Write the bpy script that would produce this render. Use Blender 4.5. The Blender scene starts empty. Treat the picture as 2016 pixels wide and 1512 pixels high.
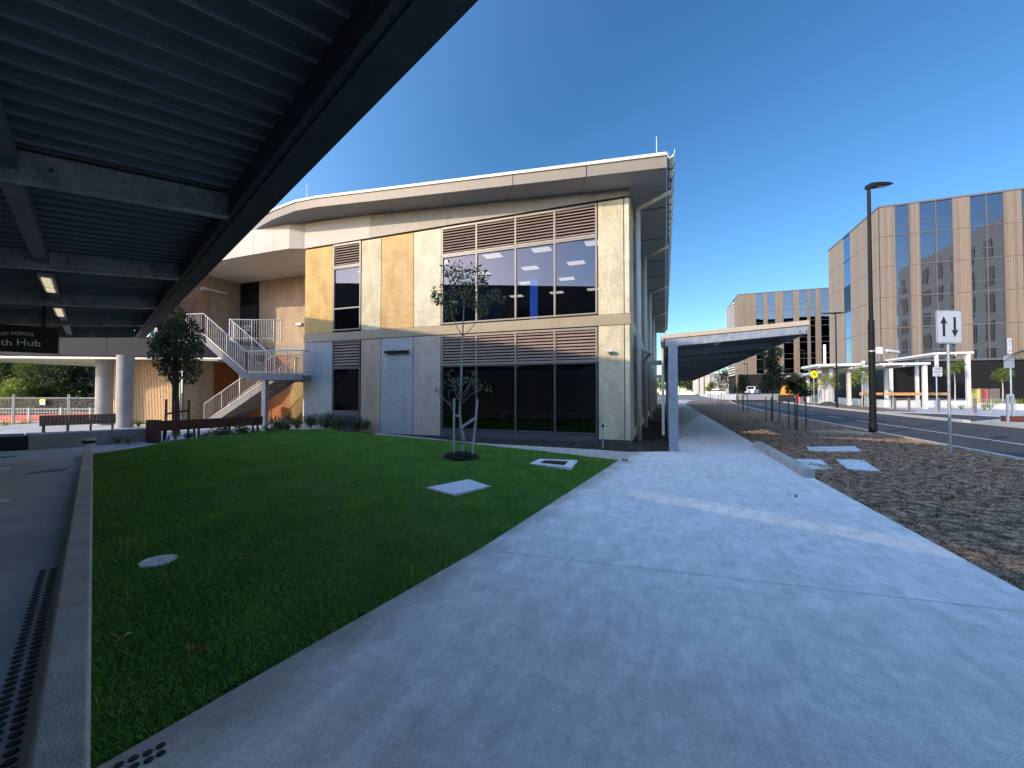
import bpy, math, random
import numpy as np
from mathutils import Vector

sc = bpy.context.scene
C = sc.collection
rnd = random.Random(7)

# ------------------------------------------------------------------ camera
CAM_H = 1.6
YAW = math.radians(20.6)
PITCH = math.atan(16.5 / 800)
cam_d = bpy.data.cameras.new("camera")
cam_d.sensor_width = 36
cam_d.lens = 800 / 2016 * 36
cam_d.clip_start = 0.05
cam_d.clip_end = 3000
cam = bpy.data.objects.new("camera", cam_d)
cam.location = (0, 0, CAM_H)
cam.rotation_euler = (math.pi / 2 + PITCH, 0, YAW)
C.objects.link(cam)
sc.camera = cam

# ------------------------------------------------------------------ sky, sun, exposure
SUN_AZ = math.radians(35)      # sunlight travels towards +Y, turned 35 deg to +X
SUN_EL = math.atan(0.41)
world = bpy.data.worlds.new("World")
sc.world = world
world.use_nodes = True
wn = world.node_tree
sky = wn.nodes.new("ShaderNodeTexSky")
sky.sky_type = 'NISHITA'
sky.sun_disc = False
sky.sun_elevation = SUN_EL
sky.sun_rotation = math.pi + SUN_AZ
sky.air_density = 1.0
sky.dust_density = 0.35
sky.ozone_density = 3.0
hsv = wn.nodes.new("ShaderNodeHueSaturation"); hsv.inputs["Saturation"].default_value = 1.2; hsv.inputs["Value"].default_value = 1.0
wn.links.new(sky.outputs[0], hsv.inputs["Color"])
# hazy brightening of the sky towards the sun's side
tcw = wn.nodes.new("ShaderNodeTexCoord"); dotn = wn.nodes.new("ShaderNodeVectorMath"); dotn.operation = 'DOT_PRODUCT'
dotn.inputs[1].default_value = (-math.sin(SUN_AZ) * math.cos(SUN_EL), -math.cos(SUN_AZ) * math.cos(SUN_EL), math.sin(SUN_EL))
wn.links.new(tcw.outputs["Generated"], dotn.inputs[0])
ramp = wn.nodes.new("ShaderNodeMapRange"); ramp.interpolation_type = 'SMOOTHSTEP'
for k_, v_ in zip((1, 2, 3, 4), (-0.35, 0.75, 0.0, 1.0)): ramp.inputs[k_].default_value = v_
wn.links.new(dotn.outputs["Value"], ramp.inputs[0])
hz = wn.nodes.new("ShaderNodeMix"); hz.data_type = 'RGBA'; hz.inputs[6].default_value = (0.68, 0.77, 0.80, 1); hz.inputs[7].default_value = (3.9, 3.0, 2.6, 1)
wn.links.new(ramp.outputs[0], hz.inputs[0])
mulw = wn.nodes.new("ShaderNodeVectorMath"); mulw.operation = 'MULTIPLY'
wn.links.new(hsv.outputs[0], mulw.inputs[0]); wn.links.new(hz.outputs[2], mulw.inputs[1]); wn.links.new(mulw.outputs[0], wn.nodes["Background"].inputs[0])
wn.nodes["Background"].inputs[1].default_value = 0.15
sd = bpy.data.lights.new("sun", 'SUN')
sd.energy = 2.6
sd.angle = math.radians(0.53)
sd.color = (1.0, 0.82, 0.58)
sun = bpy.data.objects.new("sun", sd)
C.objects.link(sun)
sdir = Vector((math.sin(SUN_AZ) * math.cos(SUN_EL), math.cos(SUN_AZ) * math.cos(SUN_EL), -math.sin(SUN_EL)))
sun.rotation_euler = sdir.to_track_quat('-Z', 'Y').to_euler()
sun.location = (-60, -80, 60)
sc.view_settings.view_transform = 'Standard'
sc.view_settings.look = 'None'
sc.view_settings.exposure = 0.72
sc.view_settings.gamma = 1.0
sc.render.engine = 'CYCLES'
sc.cycles.use_denoising = True
sc.cycles.max_bounces = 8
sc.cycles.transparent_max_bounces = 12

# ------------------------------------------------------------------ pixel -> place
_R = (math.cos(YAW), math.sin(YAW), 0)
_F = (-math.sin(YAW) * math.cos(PITCH), math.cos(YAW) * math.cos(PITCH), math.sin(PITCH))
_U = (math.sin(YAW) * math.sin(PITCH), -math.cos(YAW) * math.sin(PITCH), math.cos(PITCH))
def ray(u, v):
    a = (u - 1008) / 800; b = -(v - 756) / 800
    return [_F[i] + a * _R[i] + b * _U[i] for i in range(3)]
def G(u, v, z=0.0):
    d = ray(u, v); s = (z - CAM_H) / d[2]; return Vector((s * d[0], s * d[1], z))
def PY(u, v, y):
    d = ray(u, v); s = y / d[1]; return Vector((s * d[0], y, CAM_H + s * d[2]))
def PX(u, v, x):
    d = ray(u, v); s = x / d[0]; return Vector((x, s * d[1], CAM_H + s * d[2]))
def PZ(u, v, s):
    d = ray(u, v); return Vector((s * d[0], s * d[1], CAM_H + s * d[2]))

# ------------------------------------------------------------------ mesh helpers
class MB:
    def __init__(self): self.v = []; self.f = []
    def add(self, vs, fs):
        n = len(self.v); self.v += [tuple(p) for p in vs]; self.f += [tuple(i + n for i in f) for f in fs]; return self
    def box(self, x0, x1, y0, y1, z0, z1, fr=None):
        vs = [(x, y, z) for z in (z0, z1) for y in (y0, y1) for x in (x0, x1)]
        if fr: vs = [fr(p) for p in vs]
        return self.add(vs, [(0, 2, 3, 1), (4, 5, 7, 6), (0, 1, 5, 4), (2, 6, 7, 3), (0, 4, 6, 2), (1, 3, 7, 5)])
    def bar(self, p0, p1, w, h, up=(0, 0, 1)):
        p0 = Vector(p0); p1 = Vector(p1); d = (p1 - p0).normalized(); u = Vector(up)
        s = d.cross(u)
        if s.length < 1e-4: s = d.cross(Vector((1, 0, 0)))
        s.normalize(); t = s.cross(d)
        vs = [p + s * a * w / 2 + t * b * h / 2 for p in (p0, p1) for a, b in ((-1, -1), (1, -1), (1, 1), (-1, 1))]
        return self.add(vs, [(0, 1, 2, 3), (7, 6, 5, 4), (0, 4, 5, 1), (1, 5, 6, 2), (2, 6, 7, 3), (3, 7, 4, 0)])
    def tube(self, pts, r, n=8):
        pts = [Vector(p) for p in pts]
        rs = r if isinstance(r, (list, tuple)) else [r] * len(pts)
        vs = []; fs = []
        for i, p in enumerate(pts):
            d = (pts[min(i + 1, len(pts) - 1)] - pts[max(i - 1, 0)]).normalized()
            a = d.cross(Vector((0, 0, 1)))
            if a.length < 1e-3: a = Vector((1, 0, 0))
            a.normalize(); b = d.cross(a)
            for k in range(n):
                an = 2 * math.pi * k / n
                vs.append(p + (a * math.cos(an) + b * math.sin(an)) * rs[i])
        for i in range(len(pts) - 1):
            for k in range(n):
                fs.append((i * n + k, i * n + (k + 1) % n, (i + 1) * n + (k + 1) % n, (i + 1) * n + k))
        fs.append(tuple(range(n))[::-1]); fs.append(tuple((len(pts) - 1) * n + k for k in range(n)))
        return self.add(vs, fs)
    def poly(self, pts, z0, z1):
        n = len(pts)
        vs = [(p[0], p[1], z0) for p in pts] + [(p[0], p[1], z1) for p in pts]
        return self.add(vs, [tuple(range(n))[::-1], tuple(range(n, 2 * n))] + [(i, (i + 1) % n, n + (i + 1) % n, n + i) for i in range(n)])
    def prism(self, prof, a, b):
        """profile points (x,z) in plane given by frame functions a(p)->3d and b(p)->3d"""
        n = len(prof)
        vs = [a(p) for p in prof] + [b(p) for p in prof]
        return self.add(vs, [tuple(range(n)), tuple(range(n, 2 * n))[::-1]] + [(i, n + i, n + (i + 1) % n, (i + 1) % n) for i in range(n)])
    def quad(self, a, b, c, d): return self.add([a, b, c, d], [(0, 1, 2, 3)])
    def lathe(self, c, prof, n=20):
        vs = []; fs = []
        for r, z in prof:
            for k in range(n):
                an = 2 * math.pi * k / n; vs.append((c[0] + r * math.cos(an), c[1] + r * math.sin(an), c[2] + z))
        for i in range(len(prof) - 1):
            for k in range(n): fs.append((i * n + k, i * n + (k + 1) % n, (i + 1) * n + (k + 1) % n, (i + 1) * n + k))
        fs.append(tuple(range(n))[::-1]); fs.append(tuple((len(prof) - 1) * n + k for k in range(n)))
        return self.add(vs, fs)
    def build(self, name, mat, parent=None, bevel=0, smooth=False, flip=True):
        off = Vector((0, 0, 0)); q = parent
        while q is not None: off += q.location; q = q.parent
        me = bpy.data.meshes.new(name)
        me.from_pydata([(p[0] - off.x, p[1] - off.y, p[2] - off.z) for p in self.v], [], self.f)
        me.materials.append(mat)
        if smooth: me.polygons.foreach_set("use_smooth", [True] * len(me.polygons))
        me.update()
        import bmesh
        if len(self.f) < 20000 and flip:
            bm = bmesh.new(); bm.from_mesh(me); bmesh.ops.recalc_face_normals(bm, faces=bm.faces); bm.to_mesh(me); bm.free()
        o = bpy.data.objects.new(name, me); C.objects.link(o)
        if parent: o.parent = parent
        if bevel:
            b = o.modifiers.new("bevel", 'BEVEL'); b.width = bevel; b.segments = 2; b.limit_method = 'ANGLE'
        return o

def np_mesh(name, verts, faces_n, mat, nper, parent=None):
    """verts (N,3); faces listed as flat loops with nper verts each"""
    me = bpy.data.meshes.new(name)
    me.vertices.add(len(verts)); me.vertices.foreach_set("co", np.asarray(verts, dtype=np.float32).ravel())
    loops = np.asarray(faces_n, dtype=np.int32).ravel()
    nf = len(loops) // nper
    me.loops.add(len(loops)); me.loops.foreach_set("vertex_index", loops)
    me.polygons.add(nf); me.polygons.foreach_set("loop_start", np.arange(nf, dtype=np.int32) * nper)
    me.materials.append(mat); me.update(calc_edges=True)
    o = bpy.data.objects.new(name, me); C.objects.link(o)
    if parent: o.parent = parent
    return o

def tag(o, label=None, cat=None, group=None, kind=None):
    if label: o["label"] = label
    if cat: o["category"] = cat
    if group: o["group"] = group
    if kind: o["kind"] = kind
    return o
def thing(name, label, cat, loc=(0, 0, 0), group=None):
    o = bpy.data.objects.new(name, None); o.location = loc; o.empty_display_size = 0.2; C.objects.link(o)
    return tag(o, label, cat, group)
def struct(o): o["kind"] = "structure"; return o
def copy_tree(o, loc, label=None, rz=None, scale=None):
    def rec(src, par):
        c = src.copy(); C.objects.link(c)
        if par is not None: c.parent = par
        for ch in list(src.children): rec(ch, c)
        return c
    c = rec(o, None); c.location = loc
    if label: c["label"] = label
    if rz is not None: c.rotation_euler = (0, 0, rz)
    if scale is not None: c.scale = (scale,) * 3 if isinstance(scale, (int, float)) else scale
    return c

# ------------------------------------------------------------------ materials
def newmat(name):
    m = bpy.data.materials.new(name); m.use_nodes = True
    nt = m.node_tree; return m, nt, nt.nodes["Principled BSDF"]
def N(nt, t, **kw):
    n = nt.nodes.new(t)
    for k, v in kw.items(): setattr(n, k, v)
    return n
def mat(name, c1, c2=None, scale=3.0, rough=0.7, bump=0.0, metal=0.0, stretch=(1, 1, 1), fine=60.0, fine_amt=0.25, spec=0.4, contrast=(0.35, 0.65), bscale=None):
    m, nt, b = newmat(name)
    b.inputs["Roughness"].default_value = rough; b.inputs["Metallic"].default_value = metal
    b.inputs["Specular IOR Level"].default_value = spec
    if c2 is None: c2 = tuple(x * 0.82 for x in c1)
    tc = N(nt, "ShaderNodeTexCoord"); mp = N(nt, "ShaderNodeMapping"); mp.inputs["Scale"].default_value = stretch
    nt.links.new(tc.outputs["Object"], mp.inputs["Vector"])
    n1 = N(nt, "ShaderNodeTexNoise"); n1.inputs["Scale"].default_value = scale; n1.inputs["Detail"].default_value = 6; n1.inputs["Roughness"].default_value = 0.6
    n2 = N(nt, "ShaderNodeTexNoise"); n2.inputs["Scale"].default_value = fine; n2.inputs["Detail"].default_value = 3
    nt.links.new(mp.outputs[0], n1.inputs["Vector"]); nt.links.new(mp.outputs[0], n2.inputs["Vector"])
    r = N(nt, "ShaderNodeMapRange"); r.inputs[1].default_value = contrast[0]; r.inputs[2].default_value = contrast[1]
    nt.links.new(n1.outputs[0], r.inputs[0])
    mx = N(nt, "ShaderNodeMix", data_type='RGBA'); mx.inputs[6].default_value = (*c1, 1); mx.inputs[7].default_value = (*c2, 1)
    nt.links.new(r.outputs[0], mx.inputs[0])
    r2 = N(nt, "ShaderNodeMapRange"); r2.inputs[3].default_value = 1 - fine_amt; r2.inputs[4].default_value = 1 + fine_amt; r2.inputs[1].default_value = 0.25; r2.inputs[2].default_value = 0.75
    nt.links.new(n2.outputs[0], r2.inputs[0])
    vm = N(nt, "ShaderNodeVectorMath", operation='SCALE'); nt.links.new(mx.outputs[2], vm.inputs[0]); nt.links.new(r2.outputs[0], vm.inputs[3])
    nt.links.new(vm.outputs[0], b.inputs["Base Color"])
    if bump:
        bp = N(nt, "ShaderNodeBump"); bp.inputs["Strength"].default_value = bump; bp.inputs["Distance"].default_value = 0.02
        if bscale:
            n3 = N(nt, "ShaderNodeTexNoise"); n3.inputs["Scale"].default_value = bscale; nt.links.new(mp.outputs[0], n3.inputs["Vector"]); nt.links.new(n3.outputs[0], bp.inputs["Height"])
        else: nt.links.new(n2.outputs[0], bp.inputs["Height"])
        nt.links.new(bp.outputs[0], b.inputs["Normal"])
    return m
def glassmat(name, tint, refl, reflcol=(1, 1, 1), wav=0.0):
    m = bpy.data.materials.new(name); m.use_nodes = True; nt = m.node_tree
    nt.nodes.remove(nt.nodes["Principled BSDF"]); out = nt.nodes["Material Output"]
    t = N(nt, "ShaderNodeBsdfTransparent"); t.inputs[0].default_value = (*tint, 1)
    g = N(nt, "ShaderNodeBsdfGlossy"); g.inputs["Color"].default_value = (*reflcol, 1); g.inputs["Roughness"].default_value = 0.0
    lw = N(nt, "ShaderNodeLayerWeight"); lw.inputs[0].default_value = 0.25
    mr = N(nt, "ShaderNodeMapRange"); mr.inputs[3].default_value = refl; mr.inputs[4].default_value = 1.0
    nt.links.new(lw.outputs["Fresnel"], mr.inputs[0])
    mx = N(nt, "ShaderNodeMixShader"); nt.links.new(mr.outputs[0], mx.inputs[0]); nt.links.new(t.outputs[0], mx.inputs[1]); nt.links.new(g.outputs[0], mx.inputs[2])
    nt.links.new(mx.outputs[0], out.inputs[0])
    if wav:
        n = N(nt, "ShaderNodeTexNoise"); n.inputs["Scale"].default_value = 0.35; n.inputs["Detail"].default_value = 1
        tc = N(nt, "ShaderNodeTexCoord"); nt.links.new(tc.outputs["Object"], n.inputs["Vector"])
        bp = N(nt, "ShaderNodeBump"); bp.inputs["Strength"].default_value = wav; bp.inputs["Distance"].default_value = 0.06
        nt.links.new(n.outputs[0], bp.inputs["Height"]); nt.links.new(bp.outputs[0], g.inputs["Normal"])
    return m
def emit(name, col, s):
    m, nt, b = newmat(name); b.inputs["Emission Color"].default_value = (*col, 1); b.inputs["Emission Strength"].default_value = s; b.inputs["Base Color"].default_value = (*col, 1); return m
def slatmat(name, c1, c2, period, axis, rough=0.6):
    """vertical timber-look battens: bands across one horizontal axis"""
    m, nt, b = newmat(name); b.inputs["Roughness"].default_value = rough
    tc = N(nt, "ShaderNodeTexCoord"); sp = N(nt, "ShaderNodeSeparateXYZ"); nt.links.new(tc.outputs["Object"], sp.inputs[0])
    mu = N(nt, "ShaderNodeMath", operation='MULTIPLY'); mu.inputs[1].default_value = 1 / period; nt.links.new(sp.outputs[axis], mu.inputs[0])
    fr = N(nt, "ShaderNodeMath", operation='FRACT'); nt.links.new(mu.outputs[0], fr.inputs[0])
    fl = N(nt, "ShaderNodeMath", operation='FLOOR'); nt.links.new(mu.outputs[0], fl.inputs[0])
    wn_ = N(nt, "ShaderNodeTexWhiteNoise", noise_dimensions='1D'); nt.links.new(fl.outputs[0], wn_.inputs["W"])
    mp = N(nt, "ShaderNodeMapping"); mp.inputs["Scale"].default_value = (4, 4, 0.35); nt.links.new(tc.outputs["Object"], mp.inputs["Vector"])
    n1 = N(nt, "ShaderNodeTexNoise"); n1.inputs["Scale"].default_value = 2.0; n1.inputs["Detail"].default_value = 5; nt.links.new(mp.outputs[0], n1.inputs["Vector"])
    ad = N(nt, "ShaderNodeMath", operation='MULTIPLY_ADD'); ad.inputs[1].default_value = 0.5; nt.links.new(wn_.outputs[0], ad.inputs[0]); nt.links.new(n1.outputs[0], ad.inputs[2])
    mr0 = N(nt, "ShaderNodeMapRange"); mr0.inputs[1].default_value = 0.35; mr0.inputs[2].default_value = 1.1; nt.links.new(ad.outputs[0], mr0.inputs[0])
    mx = N(nt, "ShaderNodeMix", data_type='RGBA'); mx.inputs[6].default_value = (*c1, 1); mx.inputs[7].default_value = (*c2, 1); nt.links.new(mr0.outputs[0], mx.inputs[0])
    cmp_ = N(nt, "ShaderNodeMath", operation='LESS_THAN'); cmp_.inputs[1].default_value = 0.16; nt.links.new(fr.outputs[0], cmp_.inputs[0])
    mx2 = N(nt, "ShaderNodeMix", data_type='RGBA'); mx2.inputs[7].default_value = (*[x * 0.45 for x in c2], 1)
    nt.links.new(cmp_.outputs[0], mx2.inputs[0]); nt.links.new(mx.outputs[2], mx2.inputs[6]); nt.links.new(mx2.outputs[2], b.inputs["Base Color"])
    return m

M = {}
M['stair_steel'] = mat("shaded stair steel", (0.20, 0.215, 0.25), (0.155, 0.165, 0.195), 3, .6, 0, fine=20, fine_amt=.1)  # darker, bluer copy of the galvanised steel, shade put into its colour
M['deck_rib'] = mat("lit deck rib edge", (0.34, 0.35, 0.36), (0.22, 0.23, 0.24), 2, .4, 0, fine=10, fine_amt=.1)  # paler than the deck: light caught on the rib edges put into colour
def concrete_path():
    m, nt, b = newmat("path concrete"); b.inputs["Roughness"].default_value = .85; b.inputs["Specular IOR Level"].default_value = .25
    L = nt.links; tc = N(nt, "ShaderNodeTexCoord")
    def noise(scale, det, rot=0, st=(1, 1, 1), rough=.6):
        mp = N(nt, "ShaderNodeMapping"); mp.inputs["Scale"].default_value = st; mp.inputs["Rotation"].default_value = (0, 0, rot); L.new(tc.outputs["Object"], mp.inputs[0])
        n = N(nt, "ShaderNodeTexNoise"); n.inputs["Scale"].default_value = scale; n.inputs["Detail"].default_value = det; n.inputs["Roughness"].default_value = rough; L.new(mp.outputs[0], n.inputs[0]); return n.outputs[0]
    def rng(src, a0, a1, b0, b1):
        r = N(nt, "ShaderNodeMapRange"); L.new(src, r.inputs[0])
        for k, v in zip((1, 2, 3, 4), (a0, a1, b0, b1)): r.inputs[k].default_value = v
        return r.outputs[0]
    def mul(a_, b_):
        n = N(nt, "ShaderNodeMath", operation='MULTIPLY'); L.new(a_, n.inputs[0]); L.new(b_, n.inputs[1]); return n.outputs[0]
    broad = rng(noise(.45, 5), .35, .65, .93, 1.06)
    trowel = rng(noise(3.2, 10, 1.25, (1.9, .55, 1), .85), .38, .62, .84, 1.12)
    blot = rng(noise(5, 10, 0, (1, 1, 1), .8), .40, .60, .86, 1.08)
    broom = rng(noise(16, 4, .12, (.22, 5, 1)), .35, .65, .95, 1.05)
    speck = rng(noise(150, 2), .32, .54, .58, 1.03)
    f = mul(mul(mul(broad, trowel), mul(blot, broom)), speck)
    # dirty, sandy margin along the lawn edge
    sp = N(nt, "ShaderNodeSeparateXYZ"); L.new(tc.outputs["Object"], sp.inputs[0])
    dx, dy = 1.26 / 9.04, 8.95 / 9.04
    mx_ = N(nt, "ShaderNodeMath", operation='MULTIPLY_ADD'); L.new(sp.outputs[0], mx_.inputs[0]); mx_.inputs[1].default_value = dy; mx_.inputs[2].default_value = 2.28 * dy + 1.03 * dx
    my_ = N(nt, "ShaderNodeMath", operation='MULTIPLY_ADD'); L.new(sp.outputs[1], my_.inputs[0]); my_.inputs[1].default_value = -dx; L.new(mx_.outputs[0], my_.inputs[2])
    wob = N(nt, "ShaderNodeMath", operation='MULTIPLY_ADD'); L.new(noise(2.2, 6), wob.inputs[0]); wob.inputs[1].default_value = -.75; L.new(my_.outputs[0], wob.inputs[2])
    st = rng(wob.outputs[0], -.30, .06, 1, 0)
    mc = N(nt, "ShaderNodeMix", data_type='RGBA'); mc.inputs[6].default_value = (.95, .85, .79, 1); mc.inputs[7].default_value = (.58, .50, .43, 1); L.new(st, mc.inputs[0])
    v = N(nt, "ShaderNodeVectorMath", operation='SCALE'); L.new(mc.outputs[2], v.inputs[0]); L.new(f, v.inputs[3]); L.new(v.outputs[0], b.inputs["Base Color"])
    bp = N(nt, "ShaderNodeBump"); bp.inputs["Strength"].default_value = .35; bp.inputs["Distance"].default_value = .01; L.new(noise(120, 3), bp.inputs["Height"]); L.new(bp.outputs[0], b.inputs["Normal"])
    return m
M['concrete'] = concrete_path()
M['concrete_dark'] = mat("old concrete", (0.56, 0.56, 0.56), (0.40, 0.40, 0.41), 0.8, 0.85, 0.3, fine=120, fine_amt=0.3, spec=0.2)
M['kerb'] = mat("kerb concrete", (0.56, 0.53, 0.47), (0.42, 0.40, 0.36), 4, 0.9, 0.6, fine=90, fine_amt=0.3, spec=0.2, stretch=(1, 1, 1))
M['concrete_column'] = mat("column concrete", (0.36, 0.36, 0.36), (0.27, 0.27, 0.28), 2, 0.85, 0.2, fine=50)
M['asphalt'] = mat("asphalt", (0.055, 0.057, 0.062), (0.04, 0.041, 0.045), 0.5, 0.85, 0.5, fine=90, fine_amt=0.4)
M['paving'] = mat("pale paving", (0.42, 0.42, 0.42), (0.34, 0.34, 0.345), 0.5, 0.85, 0.2, fine=20, fine_amt=0.1)
M['paint'] = mat("road paint", (0.75, 0.75, 0.72), (0.55, 0.55, 0.53), 5, 0.7)
M['soil'] = mat("soil", (0.15, 0.095, 0.06), (0.25, 0.16, 0.105), 5, 0.95, 1.0, fine=70, fine_amt=0.5)
M['dark_soil'] = mat("dark mulch soil", (0.045, 0.036, 0.03), (0.07, 0.055, 0.045), 5, 0.95, 1.0, fine=50, fine_amt=0.5)
M['sand'] = mat("heaped sand", (0.5, 0.34, 0.2), (0.38, 0.25, 0.14), 5, 0.95, 0.6)
M['lawn'] = mat("lawn soil", (0.06, 0.13, 0.025), (0.045, 0.09, 0.02), 4, 0.95, 0.5)
M['ground'] = mat("dry grass ground", (0.17, 0.17, 0.07), (0.11, 0.125, 0.05), 0.3, 0.95, 0.5, fine=8)
M['galv'] = mat("galvanised steel", (0.44, 0.46, 0.49), (0.31, 0.33, 0.36), 9, 0.5, 0.05, metal=0.55, fine=45, fine_amt=0.14)
M['galv_dark'] = mat("weathered galvanised steel", (0.52, 0.50, 0.45), (0.28, 0.275, 0.255), 4, 0.55, 0.1, metal=0.3, fine=30)
M['edge_steel'] = mat("dark edge channel", (0.06, 0.06, 0.065), (0.04, 0.04, 0.045), 3, 0.6, 0.05, fine=20)
M['deck'] = mat("ribbed roof deck", (0.14, 0.135, 0.13), (0.10, 0.098, 0.094), 1.2, 0.42, 0.0, metal=0.1, fine=10, fine_amt=0.1)
M['deck_far'] = mat("canopy lining", (0.09, 0.09, 0.095), (0.06, 0.06, 0.065), 1.2, 0.6, 0.0, fine=10, fine_amt=0.1)
M['tan_metal'] = mat("tan roof metal", (0.55, 0.46, 0.34), (0.50, 0.42, 0.31), 1, 0.5, 0, fine=5, fine_amt=0.05)
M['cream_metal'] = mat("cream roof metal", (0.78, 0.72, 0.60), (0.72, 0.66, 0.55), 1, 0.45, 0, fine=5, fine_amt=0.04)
M['soffit'] = mat("painted soffit", (0.29, 0.30, 0.32), (0.265, 0.275, 0.295), 0.8, 0.6, 0, fine=6, fine_amt=0.04)
M['soffit_w'] = mat("entrance soffit", (0.72, 0.66, 0.56), (0.66, 0.60, 0.50), 0.8, 0.6, 0, fine=6, fine_amt=0.04)
M['fascia'] = mat("taupe fascia sheet", (0.26, 0.225, 0.18), (0.225, 0.195, 0.155), 0.7, 0.5, 0, fine=6, fine_amt=0.05)
M['fascia_lit'] = mat("sunlit taupe fascia", (0.38, 0.33, 0.275), (0.34, 0.295, 0.245), 0.7, 0.5, 0, fine=6, fine_amt=0.05)  # lighter copy of the fascia, sunlight put into its colour
M['band'] = mat("spandrel sheet", (0.34, 0.27, 0.175), (0.29, 0.23, 0.15), 0.8, 0.5, 0, fine=6, fine_amt=0.05)
M['slab_band'] = mat("slate fascia", (0.03, 0.031, 0.042), (0.026, 0.027, 0.037), 0.8, 0.8, 0, fine=6, fine_amt=0.05)
M['louvre'] = mat("bronze louvre blade", (0.42, 0.31, 0.255), (0.37, 0.27, 0.225), 2, 0.45, 0, fine=6, fine_amt=0.05)
M['frame'] = mat("bronze window frame", (0.30, 0.25, 0.20), (0.26, 0.22, 0.18), 2, 0.4, 0, fine=6, fine_amt=0.05)
M['frame_d'] = mat("dark window frame", (0.10, 0.095, 0.10), (0.085, 0.08, 0.085), 2, 0.4, 0, fine=6, fine_amt=0.05)
M['black'] = mat("black", (0.012, 0.012, 0.014), (0.009, 0.009, 0.01), 2, 0.6, spec=.15)
M['interior'] = mat("interior wall", (0.05, 0.045, 0.045), (0.035, 0.03, 0.03), 1, 0.8)
M['interior_c'] = mat("interior ceiling", (0.10, 0.10, 0.11), (0.085, 0.085, 0.09), 1, 0.8)
M['curtain'] = mat("blue curtain", (0.05, 0.06, 0.16), (0.03, 0.035, 0.09), 1, 0.8, stretch=(8, 8, 0.2))
M['bluecol'] = emit("glowing blue column", (0.04, 0.16, 0.75), 0.4)  # glow added so the blue shape shows behind the glass
M['lit'] = emit("lit ceiling light", (1.0, 0.86, 0.68), 0.75)
M['batten'] = emit("lit batten light", (1.0, 0.85, 0.55), 0.4)
M['glass'] = glassmat("facade glass", (0.42, 0.44, 0.48), 0.055, (0.80, 0.86, 1.0))
M['glass_low'] = glassmat("low facade glass", (0.25, 0.27, 0.30), 0.07, (0.85, 0.9, 1.0))
M['glass_b'] = glassmat("tower glass", (0.10, 0.11, 0.14), 0.17, (0.50, 0.56, 0.68), 0.22)
M['white'] = mat("white paint", (0.62, 0.61, 0.58), (0.55, 0.54, 0.52), 2, 0.45, 0, fine=10, fine_amt=0.04)
M['pale_pipe'] = mat("pale pipe", (0.52, 0.48, 0.43), (0.46, 0.43, 0.38), 2, 0.4, 0, fine=10, fine_amt=0.05)
M['timber_red'] = mat("red stained timber", (0.16, 0.045, 0.03), (0.09, 0.028, 0.02), 6, 0.6, 0.1, fine=30)
M['timber'] = mat("brown timber", (0.26, 0.14, 0.08), (0.18, 0.095, 0.055), 6, 0.6, 0.1, fine=30)
M['stake'] = mat("bleached timber stake", (0.48, 0.45, 0.42), (0.36, 0.33, 0.31), 8, 0.8, 0.1, stretch=(4, 4, 0.6), fine=20)
M['stake_d'] = mat("hardwood stake", (0.13, 0.085, 0.06), (0.09, 0.06, 0.045), 8, 0.8)
M['bark'] = mat("grey bark", (0.42, 0.38, 0.34), (0.24, 0.21, 0.19), 14, 0.9, 0.4, stretch=(1, 1, .4), fine=60)
M['bark_d'] = mat("dark bark", (0.10, 0.08, 0.06), (0.05, 0.04, 0.03), 10, 0.9, 0.4)
M['screen'] = mat("pale timber batten", (0.62, 0.44, 0.26), (0.50, 0.35, 0.21), 5, 0.6, 0.0, fine=20)
M['sign_white'] = mat("sign face", (0.56, 0.57, 0.58), (0.52, 0.53, 0.54), 2, 0.4, 0, fine=300, fine_amt=0.05)
M['sign_yellow'] = mat("yellow sign face", (0.85, 0.80, 0.03), (0.8, 0.74, 0.03), 2, 0.4)
M['sign_black'] = mat("sign black", (0.012, 0.012, 0.013), None, 2, 0.4)
M['letter'] = mat("sign lettering", (0.85, 0.85, 0.83), None, 2, 0.5)
M['orange'] = mat("orange plastic", (0.85, 0.33, 0.03), (0.7, 0.25, 0.02), 3, 0.5)
M['orange_t'] = mat("orange timber", (0.62, 0.33, 0.12), (0.5, 0.26, 0.09), 3, 0.5)
M['redmesh'] = mat("red barrier mesh", (0.85, 0.06, 0.02), (0.75, 0.05, 0.02), 6, 0.7)
M['red'] = mat("red sign panel", (0.6, 0.03, 0.03), None, 6, 0.5)
M['rust'] = mat("weathering steel", (0.12, 0.03, 0.015), (0.08, 0.02, 0.012), 6, 0.7)
M['carwhite'] = mat("white car paint", (0.75, 0.75, 0.75), (0.74, 0.74, 0.74), 1, 0.25, 0, fine_amt=0.0)
M['tyre'] = mat("rubber", (0.02, 0.02, 0.02), None, 5, 0.8)
M['rustgrate'] = mat("rusty grate", (0.13, 0.045, 0.025), (0.07, 0.03, 0.02), 9, 0.8, 0.3)
M['dead'] = mat("dead leaf", (0.22, 0.075, 0.03), (0.13, 0.05, 0.02), 30, 0.7)
M['dead_p'] = mat("bleached leaf", (0.45, 0.40, 0.30), (0.35, 0.3, 0.22), 30, 0.7)
M['steel_post'] = mat("bollard steel", (0.16, 0.14, 0.13), (0.12, 0.11, 0.10), 5, 0.5, metal=0.3)
M['stud'] = mat("black stud", (0.02, 0.02, 0.022), None, 5, 0.55)
M['lid'] = mat("pit lid concrete", (0.85, 0.84, 0.82), (0.64, 0.64, 0.64), 8, 0.85, 0.5, fine=60, fine_amt=0.25)
M['flower'] = mat("white flower", (0.75, 0.72, 0.6), None, 5, 0.7)

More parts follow.
